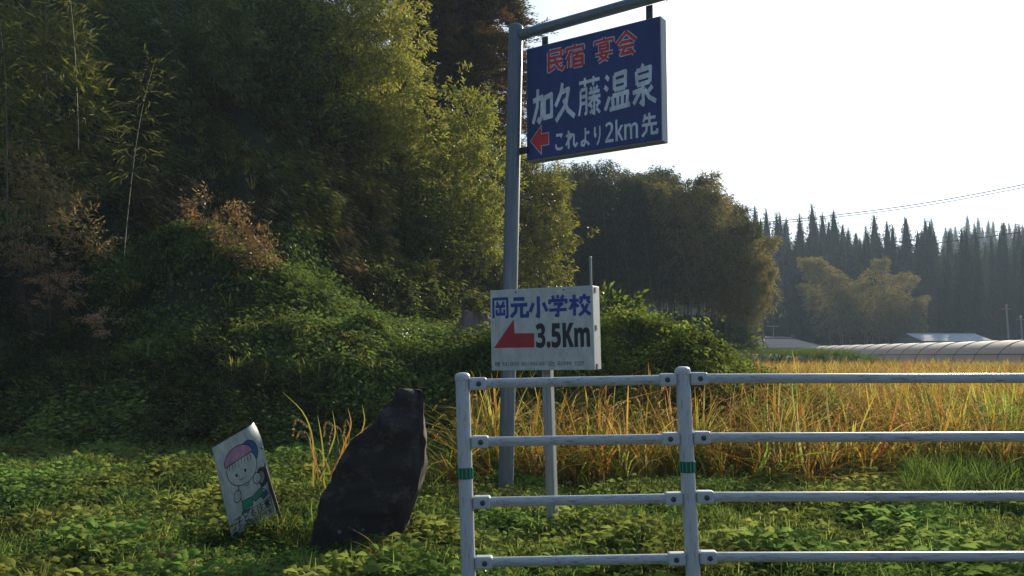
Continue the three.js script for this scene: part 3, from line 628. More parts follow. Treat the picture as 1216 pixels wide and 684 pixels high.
// ------------------------------------------------------------------ white pipe fence
{
  const D = 3.45, white = new THREE.MeshStandardMaterial({ map: wear([0.56, 0.58, 0.6], [0.27, 0.19, 0.14], 5, 1.6, 0.6), roughness: 0.42 });
  const railMat = new THREE.MeshStandardMaterial({ map: wear([0.5, 0.52, 0.54], [0.15, 0.13, 0.11], 9, 2, 0.75), roughness: 0.4 });
  const g = thing('pipe_fence', 'white four-rail pipe fence with green reflector bands beside the rice field', 'fence', V(0.5, height(0.5, -D), -D));
  const loc = (p) => p.clone().sub(g.position);
  const dark = std(0.0, 0.07, 0.04, 0.35), bright = std(0.02, 0.3, 0.17, 0.25);
  const posts = [[at(549, 448, D), at(556.5, 684, D), 561.5], [at(810.5, 441, D), at(823, 684, D), 554], [at(1352, 436, D), at(1372, 684, D), 552]].map(([top, low, bandY]) => {
    const dir = low.clone().sub(top).normalize(), foot = top.clone().addScaledVector(dir, (top.y + 0.15) / -dir.y);
    const p = mesh('post', tubeBetween(loc(foot), loc(top), 0.0303, 0.0303, 28), white, g);
    const q = new THREE.Quaternion().setFromUnitVectors(V(0, 1, 0), dir.clone().negate());
    const cap = new THREE.LatheGeometry([[0.0001, 0.021], [0.012, 0.0205], [0.024, 0.0175], [0.031, 0.011], [0.0335, 0.003], [0.0335, -0.012], [0.0305, -0.013]].map((a) => new THREE.Vector2(...a)), 28);
    mesh('cap', cap.applyQuaternion(q).translate(...loc(top).toArray()), white, p);
    const f = (at(0, bandY, D).y - top.y) / (low.y - top.y), c = loc(top.clone().lerp(low, f));
    const band = mesh('reflector_band', new THREE.CylinderGeometry(0.0325, 0.0325, 0.046, 32).applyQuaternion(q).translate(...c.toArray()), dark, p);
    const ribs = [];
    for (let k = 0; k < 12; k++) { const a = (k + 0.35) / 12 * 2 * Math.PI; ribs.push(new RoundedBoxGeometry(0.0075, 0.04, 0.004, 1, 0.001).translate(0, 0, 0.0325).rotateY(a)); }
    mesh('reflector_rib', mergeGeometries(ribs).applyQuaternion(q).translate(...c.toArray()), bright, p).userData.kind = 'stuff';
    return { top, low, at: (y) => top.clone().addScaledVector(dir, (top.y - y) / -dir.y) };
  });
  const rows = [[456, 450.5, 449.5, 449], [525, 520.5, 519.5, 518.5], [596.5, 591.5, 590, 589], [668, 663, 661.5, 660.5]];
  const rail = (A, B, label) => {
    const u = B.clone().sub(A).normalize(), a = A.clone().addScaledVector(u, 0.034), b = B.clone().addScaledVector(u, -0.034);
    const rl = mesh('rail', tubeBetween(loc(a), loc(b), 0.0206, 0.0206, 24), railMat, g), q = new THREE.Quaternion().setFromUnitVectors(V(1, 0, 0), u);
    for (const [e, s] of [[A, 1], [B, -1]]) {
      const c = loc(e.clone().addScaledVector(u, s * 0.066));
      mesh('bracket', new RoundedBoxGeometry(0.074, 0.053, 0.05, 3, 0.011).applyQuaternion(q).translate(...c.toArray()), white, rl);
      mesh('bolt', new THREE.SphereGeometry(0.0115, 14, 8).scale(1, 1, 0.55).applyQuaternion(q).translate(c.x + s * 0.004, c.y, c.z + 0.025), bolt, rl);
    }
  };
  for (const [l, m, n, o] of rows) {
    rail(posts[0].at(at(0, l, D).y), posts[1].at(at(0, m, D).y));
    rail(posts[1].at(at(0, n, D).y), posts[2].at(at(0, o, D).y));
  }
}

// ------------------------------------------------------------------ tall pole with the hanging blue board
const steel = new THREE.MeshStandardMaterial({ map: wear([0.15, 0.18, 0.21], [0.26, 0.28, 0.3], 3, 1, 0.5), roughness: 0.5, metalness: 0.3 });
{
  const dl = 6.2, dr = 5.56, foot = at(600.5, 592, dl), top = at(612.5, 33, dl), g = thing('sign_pole', 'tall grey steel pole with a long arm carrying the blue board', 'pole', V(foot.x, height(foot.x, foot.z) - 0.02, foot.z));
  const loc = (p) => p.clone().sub(g.position);
  mesh('post', tubeBetween(loc(at(600, 612, dl)), loc(top), 0.0575, 0.0575, 36), steel, g);
  mesh('cap', new THREE.SphereGeometry(0.0575, 28, 10, 0, 6.3, 0, Math.PI / 2).scale(1, 0.55, 1).translate(...loc(top).toArray()), steel, g);
  const a0 = at(613, 43, dl), a1 = at(787, -6, dr), u = a1.clone().sub(a0).normalize(), a2 = a1.clone().addScaledVector(u, 0.02);
  mesh('arm', tubeBetween(loc(a0.clone().addScaledVector(u, 0.05)), loc(a2), 0.041, 0.041, 28), steel, g);
  mesh('collar', tubeBetween(loc(a0.clone().addScaledVector(u, 0.05)), loc(a0.clone().addScaledVector(u, 0.085)), 0.047, 0.044, 28), steel, g);
  mesh('end_cap', tubeBetween(loc(a2), loc(a2.clone().addScaledVector(u, 0.018)), 0.046, 0.046, 28), steel, g);
  // board corners
  const TL = at(627, 58, dl), TR = at(786.5, 19, dr), BL = at(622.5, 197, dl), uu = V(TR.x - TL.x, 0, TR.z - TL.z), W = uu.length(), H = 0.905; uu.normalize();
  const ang = Math.atan2(-uu.z, uu.x), n = V(Math.sin(ang), 0, Math.cos(ang)), ctr = TL.clone().addScaledVector(uu, W / 2); ctr.x -= 0.012; ctr.y = (TL.y + TR.y) / 2 - H / 2;
  const hang = (f) => {
    const p = ctr.clone().addScaledVector(uu, (f - 0.5) * W).addScaledVector(n, -0.05), low = p.clone().setY(ctr.y + H / 2 - 0.03), t = (p.x - a0.x) / (a1.x - a0.x), up = V(p.x, lerp(a0.y, a1.y, t) - 0.03, p.z);
    const h = mesh('hanger', new RoundedBoxGeometry(0.05, up.y - low.y, 0.02, 2, 0.004).rotateY(ang).translate(...loc(low.clone().lerp(up, 0.5)).toArray()), std(0.07, 0.075, 0.085, 0.6, { metalness: 0.4 }), g);
    mesh('bolt', new THREE.SphereGeometry(0.011, 10, 8).translate(...loc(up.clone().setY(up.y - 0.035).addScaledVector(n, 0.012)).toArray()), bolt, h);
  };
  hang(0.125); hang(0.905);
  const lug = at(621, 179, dl);
  mesh('lug', new RoundedBoxGeometry(0.09, 0.05, 0.03, 2, 0.005).rotateY(ang).translate(...loc(lug).toArray()), std(0.06, 0.065, 0.07, 0.6, { metalness: 0.4 }), g);

  const b = thing('hanging_sign', 'dark blue board with white and red lettering hanging from the pole arm', 'sign', ctr); b.rotation.y = ang;
  mesh('panel', new RoundedBoxGeometry(W, H, 0.1, 2, 0.004).translate(0, 0, -0.05), std(0.26, 0.29, 0.33, 0.5), b);
  const face = printed(1408, 1152, (c, w, h) => {
    c.fillStyle = '#33427c'; c.fillRect(0, 0, w, h);
    const X = (u) => u * w, Y = (v) => v * h;
    [['民', 0.155], ['宿', 0.31], ['宴', 0.53], ['会', 0.692]].forEach(([ch, u]) => {
      glyph(c, ch, X(u), Y(0.055), X(0.148), Y(0.205), ch === '宴' ? 18 : 20, '#cdd3dc'); glyph(c, ch, X(u), Y(0.055), X(0.148), Y(0.205), ch === '宴' ? 9.5 : 12, '#e23a35');
    });
    [['加', 0.045, 0.16], ['久', 0.222, 0.16], ['藤', 0.41, 0.165], ['温', 0.605, 0.175], ['泉', 0.795, 0.17]].forEach(([ch, u, ww]) => glyph(c, ch, X(u), Y(0.365), X(ww), Y(0.33), ch === '藤' ? 8.5 : ch === '温' || ch === '泉' ? 11 : 13, '#e4eaf2'));
    const arrow = (k) => { c.beginPath(); [[0.03, 0.83], [0.115, 0.715], [0.115, 0.785], [0.175, 0.785], [0.175, 0.885], [0.115, 0.885], [0.115, 0.955]].forEach(([u, v], j) => (j ? c.lineTo(X(u), Y(v)) : c.moveTo(X(u), Y(v)))); c.closePath(); c.strokeStyle = '#cdd3dc'; c.lineWidth = k; c.lineJoin = 'miter'; c.stroke(); };
    arrow(14); c.fillStyle = '#dd3733'; c.fill();
    [['こ', 0.218, 0.08], ['れ', 0.305, 0.1], ['よ', 0.416, 0.085], ['り', 0.515, 0.072]].forEach(([ch, u, ww]) => glyph(c, ch, X(u), Y(0.79), X(ww), Y(0.17), 13, '#dfe5ee'));
    latin(c, '2km', X(0.604), Y(0.785), X(0.245), Y(0.165), '#dfe5ee', 'normal');
    glyph(c, '先', X(0.865), Y(0.765), X(0.11), Y(0.19), 12.5, '#dfe5ee');
  }, 0.14, 31);
  mesh('printed_face', new THREE.PlaneGeometry(W - 0.012, H - 0.012).translate(0, 0, 0.003), new THREE.MeshStandardMaterial({ map: face, roughness: 0.5 }), b);
}

// a frame for a flat sign from three of its corners
function sheetFrame(name, label, TL, TR, BL) {
  const x = TR.clone().sub(TL), W = x.length(); x.normalize();
  const y = TL.clone().sub(BL); const Hh = y.length(); y.addScaledVector(x, -y.dot(x)).normalize();
  const z = V(0, 0, 0).crossVectors(x, y), g = thing(name, label, 'sign', TL.clone().addScaledVector(x, W / 2).addScaledVector(y, -Hh / 2));
  g.quaternion.setFromRotationMatrix(new THREE.Matrix4().makeBasis(x, y, z)); g.updateMatrixWorld();
  return { g, W, H: Hh, toLocal: (p) => g.worldToLocal(p.clone()) };
}
// ------------------------------------------------------------------ white school sign on its thin post
{
  const { g, W, H, toLocal } = sheetFrame('school_sign', 'white board with blue lettering and a red arrow on a thin rusty post', at(582, 345, 5.3), at(703.5, 339, 5.02), at(585, 440, 5.3));
  const paint = new THREE.MeshStandardMaterial({ map: wear([0.62, 0.63, 0.62], [0.3, 0.15, 0.07], 15, 1, 0.5), roughness: 0.5 }), rust = std(0.16, 0.07, 0.035, 0.9);
  mesh('panel', new RoundedBoxGeometry(W, H, 0.012, 2, 0.003).translate(0, 0, -0.006), paint, g);
  mesh('frame', mergeGeometries([new RoundedBoxGeometry(0.028, H, 0.13, 2, 0.003).translate(W / 2 - 0.0145, 0, -0.078), new RoundedBoxGeometry(0.028, H, 0.085, 2, 0.003).translate(-W / 2 + 0.0145, 0, -0.055), new RoundedBoxGeometry(W - 0.06, 0.028, 0.08, 2, 0.003).translate(0, H / 2 - 0.016, -0.056), new RoundedBoxGeometry(W - 0.06, 0.028, 0.08, 2, 0.003).translate(0, -H / 2 + 0.016, -0.056)]), paint, g);
  for (const f of [0.45, 0.0, -0.46]) mesh('rusty_bracket', new RoundedBoxGeometry(0.004, 0.032, 0.034, 1, 0.001).translate(W / 2 + 0.0015, f * H, -0.05), rust, g);
  for (const [u, v] of [[-0.24, 0.46], [0.23, 0.465]]) mesh('bolt', new THREE.SphereGeometry(0.006, 8, 6).scale(1, 1, 0.5).translate(u * W, v * H, 0.003), bolt, g);
  const face = printed(1280, 1000, (c, w, h) => {
    c.fillStyle = '#c6cacb'; c.fillRect(0, 0, w, h);
    const X = (u) => u * w, Y = (v) => v * h;
    [['岡', 0.02, 0.16], ['元', 0.2, 0.18], ['小', 0.393, 0.18], ['学', 0.583, 0.18], ['校', 0.785, 0.195]].forEach(([ch, u, ww]) => glyph(c, ch, X(u), Y(0.09), X(ww), Y(0.265), ch === '岡' ? 13 : ch === '校' || ch === '学' ? 14 : 16.5, '#1c3f94'));
    c.fillStyle = '#b22532'; c.beginPath(); [[0.025, 0.725], [0.235, 0.365], [0.24, 0.545], [0.435, 0.55], [0.435, 0.725]].forEach(([u, v], k) => (k ? c.lineTo(X(u), Y(v)) : c.moveTo(X(u), Y(v)))); c.fill();
    latin(c, '3.5Km', X(0.45), Y(0.435), X(0.53), Y(0.285), '#26222c');
    const line = '寄贈 平成14年5月 岡元小学校49年卒17回生 岡元中学校 30回卒'; let u = 0.03;
    for (const ch of line) { const isG = GLYPHS[ch]; if (isG) glyph(c, ch, X(u), Y(0.9), X(0.026), Y(0.055), 9, '#3c3a40'); else if (ch !== ' ') latin(c, ch, X(u), Y(0.903), X(0.02), Y(0.05), '#3c3a40', 'normal'); u += isG ? 0.0275 : ch === ' ' ? 0.022 : 0.021; }
  }, 0.1, 33);
  mesh('printed_face', new THREE.PlaneGeometry(W - 0.006, H - 0.006).translate(0, 0, 0.0025), new THREE.MeshStandardMaterial({ map: face, roughness: 0.45 }), g);
  const post = (px0, px1, py1) => {
    const a = toLocal(at(px0, 345, 5.27)), b = toLocal(at(px1, py1, 5.22)), L = a.distanceTo(b), y = a.clone().sub(b).normalize(), x = V(1, 0, 0).addScaledVector(y, -y.x).normalize();
    const geo = mergeGeometries([new RoundedBoxGeometry(0.058, L, 0.006, 1, 0.0015).translate(0, L / 2, 0.03), new RoundedBoxGeometry(0.006, L, 0.056, 1, 0.0015).translate(0.0262, L / 2, -0.002)]);
    geo.applyMatrix4(new THREE.Matrix4().makeBasis(x, y, V(0, 0, 0).crossVectors(x, y)));
    mesh('post', geo.translate(b.x, b.y, b.z), new THREE.MeshStandardMaterial({ map: wear([0.36, 0.38, 0.38], [0.17, 0.07, 0.03], 19, 0.3, 1), roughness: 0.6 }), g);
  };
  post(647, 657.5, 645);
}
// ------------------------------------------------------------------ child sign leaning in the weeds
{
  const { g, W, H, toLocal } = sheetFrame('children_sign', 'leaning metal sign with a cartoon schoolchild and black lettering in the weeds', at(251, 532, 4.7), at(307, 500.5, 4.96), at(276, 645, 4.95));
  const bend = (geo) => { const p = geo.attributes.position; for (let i = 0; i < p.count; i++) { const k = Math.max(0, (p.getX(i) / W + p.getY(i) / H) - 0.74); p.setZ(i, p.getZ(i) - k * k * 0.7 - 0.01 * Math.sin(p.getY(i) / H * 3) * (p.getX(i) / W)); p.setY(i, p.getY(i) - k * k * 0.25); } geo.computeVertexNormals(); return geo; };
  mesh('panel', bend(new THREE.BoxGeometry(W, H, 0.002, 16, 20, 1)), new THREE.MeshStandardMaterial({ map: wear([0.42, 0.43, 0.44], [0.3, 0.3, 0.3], 22, 1, 0.4), roughness: 0.5, metalness: 0.3 }), g);
  const face = printed(680, 1024, (c, w, h) => {
    c.fillStyle = '#c8d2d8'; c.fillRect(0, 0, w, h); c.lineJoin = c.lineCap = 'round';
    const S = w; const P = (u, v) => [u * w, v * h];
    const line = (pts, fill, lw = 0.013) => { c.beginPath(); pts.forEach((q, k) => (k ? c.lineTo(...P(...q)) : c.moveTo(...P(...q)))); if (fill) { c.closePath(); c.fillStyle = fill; c.fill(); } c.strokeStyle = '#20242a'; c.lineWidth = lw * S; c.stroke(); };
    const blob = (u, v, ru, rv, fill, rot = 0, a0 = 0, a1 = 6.2832) => { c.beginPath(); c.ellipse(u * w, v * h, ru * w, rv * h, rot, a0, a1); if (fill) { c.fillStyle = fill; c.fill(); } c.strokeStyle = '#20242a'; c.lineWidth = 0.013 * S; c.stroke(); };
    blob(0.83, 0.55, 0.13, 0.1, '#39424a', 0.3); blob(0.82, 0.545, 0.075, 0.065, '#8d989e', 0.3);      // satchel
    line([[0.63, 0.7], [0.8, 0.66], [0.86, 0.71], [0.8, 0.76]], '#b9c3c9'); line([[0.74, 0.73], [0.86, 0.7], [0.88, 0.745], [0.76, 0.78]], '#3d6f9d');
    line([[0.36, 0.74], [0.52, 0.74], [0.49, 0.8], [0.34, 0.79]], '#b9c3c9'); line([[0.3, 0.765], [0.46, 0.78], [0.42, 0.82], [0.26, 0.81]], '#3d6f9d');
    line([[0.34, 0.655], [0.76, 0.625], [0.8, 0.72], [0.6, 0.745], [0.55, 0.71], [0.53, 0.76], [0.32, 0.755]], '#2f9c7c');
    line([[0.32, 0.5], [0.72, 0.47], [0.78, 0.64], [0.56, 0.68], [0.33, 0.665]], '#c3ccd1');
    blob(0.27, 0.59, 0.075, 0.06, '#c3ccd1', 0.4); blob(0.73, 0.53, 0.085, 0.055, '#c3ccd1', 0.6);
    blob(0.67, 0.245, 0.2, 0.13, '#3b6aa3', 0.5);
    blob(0.48, 0.345, 0.32, 0.17, '#c9d0d4', 0.1);
    c.beginPath(); c.ellipse(0.46 * w, 0.25 * h, 0.31 * w, 0.14 * h, 0.08, 3.0, 6.1); c.closePath(); c.fillStyle = '#c795bb'; c.fill(); c.strokeStyle = '#20242a'; c.lineWidth = 0.013 * S; c.stroke();
    for (let k = 0; k < 8; k++) line([[0.24 + 0.065 * k, 0.255 - 0.006 * Math.abs(k - 4)], [0.225 + 0.066 * k, 0.305 + 0.012 * (k % 2)]], null, 0.008);
    c.fillStyle = '#20242a'; for (const [u, v] of [[0.34, 0.385], [0.53, 0.385]]) { c.beginPath(); c.ellipse(u * w, v * h, 0.022 * w, 0.019 * h, 0, 0, 7); c.fill(); }
    line([[0.37, 0.44], [0.42, 0.455], [0.48, 0.442]], null, 0.01); line([[0.46, 0.53], [0.5, 0.545], [0.55, 0.525]], null, 0.008);
    c.fillStyle = '#bfc8cd'; c.fillRect(0.1 * w, 0.795 * h, 0.82 * w, 0.17 * h); c.strokeStyle = '#20242a'; c.lineWidth = 0.009 * S; c.strokeRect(0.1 * w, 0.795 * h, 0.82 * w, 0.17 * h);
    [...'子ども注意'].forEach((ch, k) => glyph(c, ch, (0.13 + 0.155 * k) * w, 0.803 * h, 0.135 * w, 0.085 * h, 11, '#1d2025'));
    [...'地区育成会'].forEach((ch, k) => glyph(c, ch, (0.4 + 0.1 * k) * w, 0.9 * h, 0.088 * w, 0.05 * h, 10, '#33383d'));
  }, 0.16, 35);
  mesh('printed_face', bend(new THREE.PlaneGeometry(W - 0.004, H - 0.004, 16, 20)).translate(0, 0, 0.0018), new THREE.MeshStandardMaterial({ map: face, roughness: 0.5, metalness: 0.1 }), g);
  for (const v of [0.23, 0.0, -0.2, -0.42]) mesh('bolt', new THREE.SphereGeometry(0.007, 10, 6).scale(1, 1, 0.6).translate(W * 0.455, v * H, 0.002), bolt, g);
  const foot = toLocal(at(349, 668, 5.3)), dir = V(W * 0.44, H * 0.2, -0.02);
  mesh('stake', tubeBetween(foot, dir, 0.011, 0.011, 8), std(0.1, 0.08, 0.06, 0.7, { metalness: 0.3 }), g);
}
// ------------------------------------------------------------------ standing stone
{
  const rows = [[672, 362, 470], [655, 367, 472], [640, 371, 476], [617, 379, 486], [600, 384, 493], [579, 389, 499], [550, 402, 504.5], [526, 418, 504.5], [508, 437, 502], [498, 446, 501.5], [485, 459, 500.5], [475, 466, 500], [468.5, 470, 499.5], [464, 474, 498.5]];
  const D = 4.85, base = onGround(at(425, 650, D).x, D), g = thing('standing_stone', 'dark upright stone slab with a slanting left side between the signs', 'stone', base);
  const rings = 72, seg = 56, pos = [], idx = [], lerpRow = (f) => { const k = f * (rows.length - 1), i = Math.min(rows.length - 2, Math.floor(k)), t = k - i; return rows[i].map((q, j) => lerp(q, rows[i + 1][j], t)); };
  for (let j = 0; j <= rings; j++) {
    const f = j / rings, [y, l, r] = lerpRow(f), a = at(l, y, D).sub(base), b = at(r, y, D).sub(base), cx = (a.x + b.x) / 2, hw = (b.x - a.x) / 2 * (j === rings ? 0.8 : j === rings - 1 ? 0.95 : 1), dep = Math.min(0.125, hw * 0.9) * (1 - 0.45 * Math.pow(f, 3)), lean = -0.1 * f;
    for (let k = 0; k < seg; k++) {
      const t = k / seg * 2 * Math.PI, c = Math.cos(t), s = Math.sin(t), e = 0.36, X = Math.sign(c) * Math.pow(Math.abs(c), e), Z = Math.sign(s) * Math.pow(Math.abs(s), e);
      const px = cx + X * hw * (s < 0 ? 1 - 0.3 * -Z : 1), n = 0.026 * n3(px * 4, a.y * 4, Z * 2) + 0.012 * n3(px * 13, a.y * 3.5, Z * 3) + 0.009 * n3(px * 28, a.y * 9, Z * 4);
      pos.push(px + 0.7 * n * X, a.y + 0.5 * n, lean + Z * dep + n * Z * 1.3);
    }
  }
  for (let j = 0; j < rings; j++) for (let k = 0; k < seg; k++) { const a = j * seg + k, b = j * seg + (k + 1) % seg; idx.push(a, a + seg, b, b, a + seg, b + seg); }
  const tip = pos.length / 3; pos.push(at(488, 463, D).x - base.x, at(488, 463, D).y - base.y, -0.1); for (let k = 0; k < seg; k++) idx.push(rings * seg + k, tip, rings * seg + (k + 1) % seg);
  const geo = new THREE.BufferGeometry(); geo.setAttribute('position', new THREE.Float32BufferAttribute(pos, 3)); geo.setIndex(idx); geo.computeVertexNormals();
  const uv = []; for (let i = 0; i < pos.length; i += 3) uv.push(pos[i] * 0.9, pos[i + 1] * 0.9); geo.setAttribute('uv', new THREE.Float32BufferAttribute(uv, 2));
  mesh('slab', geo, new THREE.MeshStandardMaterial({ map: wear([0.026, 0.018, 0.014], [0.08, 0.058, 0.044], 41, 1.6, 0.8), roughness: 0.85, side: THREE.DoubleSide }), g);
  for (const [px, py, r] of [[403, 632, 0.012], [487, 467, 0.01], [421, 630, 0.007], [431, 629, 0.007]]) { const p = at(px, py, D - 0.13).sub(base); mesh('lichen_spot', new THREE.SphereGeometry(r, 10, 6).scale(1, 1, 0.5).translate(p.x, p.y, p.z + (py < 500 ? -0.12 : 0.0)), std(0.17, 0.17, 0.17, 0.9), g); }
}
// ------------------------------------------------------------------ dry rice stalks beside the stone
{
  const g = thing('dry_stalks', 'few dry golden stalks with drooping seed heads left of the dark stone', 'dry grass', onGround(at(390, 580, 6.0).x, 6.0)), r = rng(411), mat = leafMat(0.1, 0.5);
  const P = (px, py, dz = 0) => at(px, py, 6 + dz).sub(g.position);
  const blades = [[[372, 578], [371, 520], [360, 490], [336, 466]], [[385, 575], [384, 540], [381, 515], [377, 493]], [[380, 570], [390, 540], [398, 515], [395, 488]], [[400, 560], [408, 530], [417, 505], [413, 484]], [[412, 560], [426, 522], [433, 500], [430, 480]], [[395, 560], [415, 525], [430, 512], [441, 503]], [[376, 570], [374, 545], [369, 530], [368, 512]], [[390, 570], [403, 545], [411, 528], [408, 512]], [[388, 585], [380, 560], [365, 552], [348, 556]], [[400, 585], [420, 570], [432, 562], [436, 545]], [[398, 585], [388, 550], [376, 532], [352, 545]]];
  for (const b of blades) {
    const m = new MB(), c = vary(r, r() < 0.5 ? [0.38, 0.22, 0.05] : [0.3, 0.3, 0.06], 0.2), dz = (r() - 0.5) * 0.4, curve = new THREE.CatmullRomCurve3(b.map(([x, y]) => P(x, y, dz)));
    m.ribbon(curve.getPoints(10), 0.015, V(0.92, 0.1, 0.35).normalize(), [c[0] * 0.7, c[1] * 0.6, c[2] * 0.6], c); mesh('blade', m.geo(), mat, g);
  }
  for (const s of [[[378, 570], [374, 535], [366, 507], [352, 497], [348, 515]], [[376, 572], [370, 530], [362, 512], [356, 512], [352, 518]], [[405, 562], [402, 525], [396, 505], [388, 500], [384, 516]], [[407, 560], [408, 525], [403, 508], [396, 505], [391, 525]], [[410, 560], [414, 525], [415, 505], [411, 498], [408, 515]]]) {
    const m = new MB(), pts = new THREE.CatmullRomCurve3(s.map(([x, y]) => P(x, y, (r() - 0.5) * 0.1))).getPoints(24); m.ribbon(pts, 0.005, V(0.9, 0, 0.4), [0.2, 0.15, 0.07]);
    for (let k = 13; k < 25; k++) for (let q = 0; q < 3; q++) { const d = V(r() - 0.5, -0.9, r() - 0.5).normalize(); m.leaf(pts[k], d, sideOf(d, r), 0.024, 0.011, 0, vary(r, [0.36, 0.25, 0.12], 0.25)); }
    mesh('seed_head', m.geo(), mat, g);
  }
}
// ------------------------------------------------------------------ dried flower plants on the dark slope
{
  const mk = (px, py, d, label, seed, n, spread) => {
    const r = rng(seed), c = at(px, py, d), base = onGround(c.x, d - 0.3), g = thing('dried_flowers', label, 'dried plant', base), st = new MB(), top = c.clone().sub(base);
    for (let k = 0; k < n; k++) {
      const m = new MB(), e = top.clone().add(V((r() - 0.5) * spread, (r() - 0.5) * spread * 0.75, (r() - 0.5) * 0.4)); const o = V(e.x * 0.75 + (r() - 0.5) * 0.2, 0, e.z); st.tube([o, o.clone().lerp(e, 0.6).add(V((r() - 0.5) * 0.1, 0.02, 0.05)), e], 0.0035, 0.0015, 4, [0.09, 0.055, 0.035]);
      for (let q = 0; q < 42; q++) { const d2 = randDir(r, -0.2, 1); m.leaf(e.clone().add(V((r() - 0.5) * 0.15, (r() - 0.5) * 0.07, (r() - 0.5) * 0.15)), d2, sideOf(d2, r), 0.022 + 0.02 * r(), 0.016, 0.1, vary(r, [0.5, 0.3, 0.16], 0.3)); }
      mesh('flower_head', m.geo(), matDry, g);
    }
    mesh('stem', st.geo(), std(1, 1, 1, 0.9, { vertexColors: true }), g);
  };
  mk(68, 345, 11.0, 'rust-brown dried flower heads low on the dark slope', 421, 34, 0.62);
  mk(40, 300, 11.1, 'smaller pale brown dried flower heads above the rust-brown ones', 422, 14, 0.5);
  mk(112, 385, 10.6, 'reddish dried plant beside the creeper at the left', 423, 14, 0.5);
}
// ------------------------------------------------------------------ tree stump on the ledge
{
  const D = 12.6, top = at(564, 371, D), base = V(top.x, height(top.x, -D) - 0.05, -D), Hs = Math.max(0.28, top.y - base.y), g = thing('tree_stump', 'old cut tree stump with spreading roots on the grassy ledge', 'tree stump', base), pos = [], idx = [], rg = 22, sg = 64;
  for (let j = 0; j <= rg; j++) for (let k = 0; k < sg; k++) {
    const f = j / rg, a = k / sg * 2 * Math.PI, root = Math.pow(Math.max(0, Math.cos(a * 3 + 0.6) * 0.6 + 0.4 * Math.cos(a * 2 - 2.9)), 1.2), R = 0.19 + 0.05 * n3(Math.cos(a) * 2, Math.sin(a) * 2, f) + (0.2 + 0.4 * root) * Math.pow(1 - f, 1.15) + 0.012 * n3(Math.cos(a) * 9, Math.sin(a) * 9, f * 1.5);
    pos.push(Math.cos(a) * R, Hs * f * (1 - 0.05 * Math.cos(a)), Math.sin(a) * R);
  }
  for (let j = 0; j < rg; j++) for (let k = 0; k < sg; k++) { const a = j * sg + k, b = j * sg + (k + 1) % sg; idx.push(a, a + sg, b, b, a + sg, b + sg); }
  const geo = new THREE.BufferGeometry(); geo.setAttribute('position', new THREE.Float32BufferAttribute(pos, 3)); geo.setIndex(idx); geo.computeVertexNormals();
  const uv = []; for (let i = 0; i < pos.length; i += 3) uv.push(Math.atan2(pos[i + 2], pos[i]) / 2, pos[i + 1] * 0.6); geo.setAttribute('uv', new THREE.Float32BufferAttribute(uv, 2));
  mesh('trunk', geo, new THREE.MeshStandardMaterial({ map: wear([0.14, 0.1, 0.08], [0.27, 0.21, 0.17], 43, 0.4, 0.8), roughness: 0.95, side: THREE.DoubleSide }), g);
  const cut = [], ci = []; cut.push(0, Hs + 0.012, 0); for (let k = 0; k < sg; k++) { const o = (rg * sg + k) * 3; cut.push(pos[o] * 0.99, pos[o + 1] + 0.006, pos[o + 2] * 0.99); ci.push(0, 1 + (k + 1) % sg, 1 + k); }
  const cg = new THREE.BufferGeometry(); cg.setAttribute('position', new THREE.Float32BufferAttribute(cut, 3)); cg.setIndex(ci); cg.computeVertexNormals(); mesh('cut_face', cg, std(0.28, 0.19, 0.13, 0.95, { side: THREE.DoubleSide }), g);
}
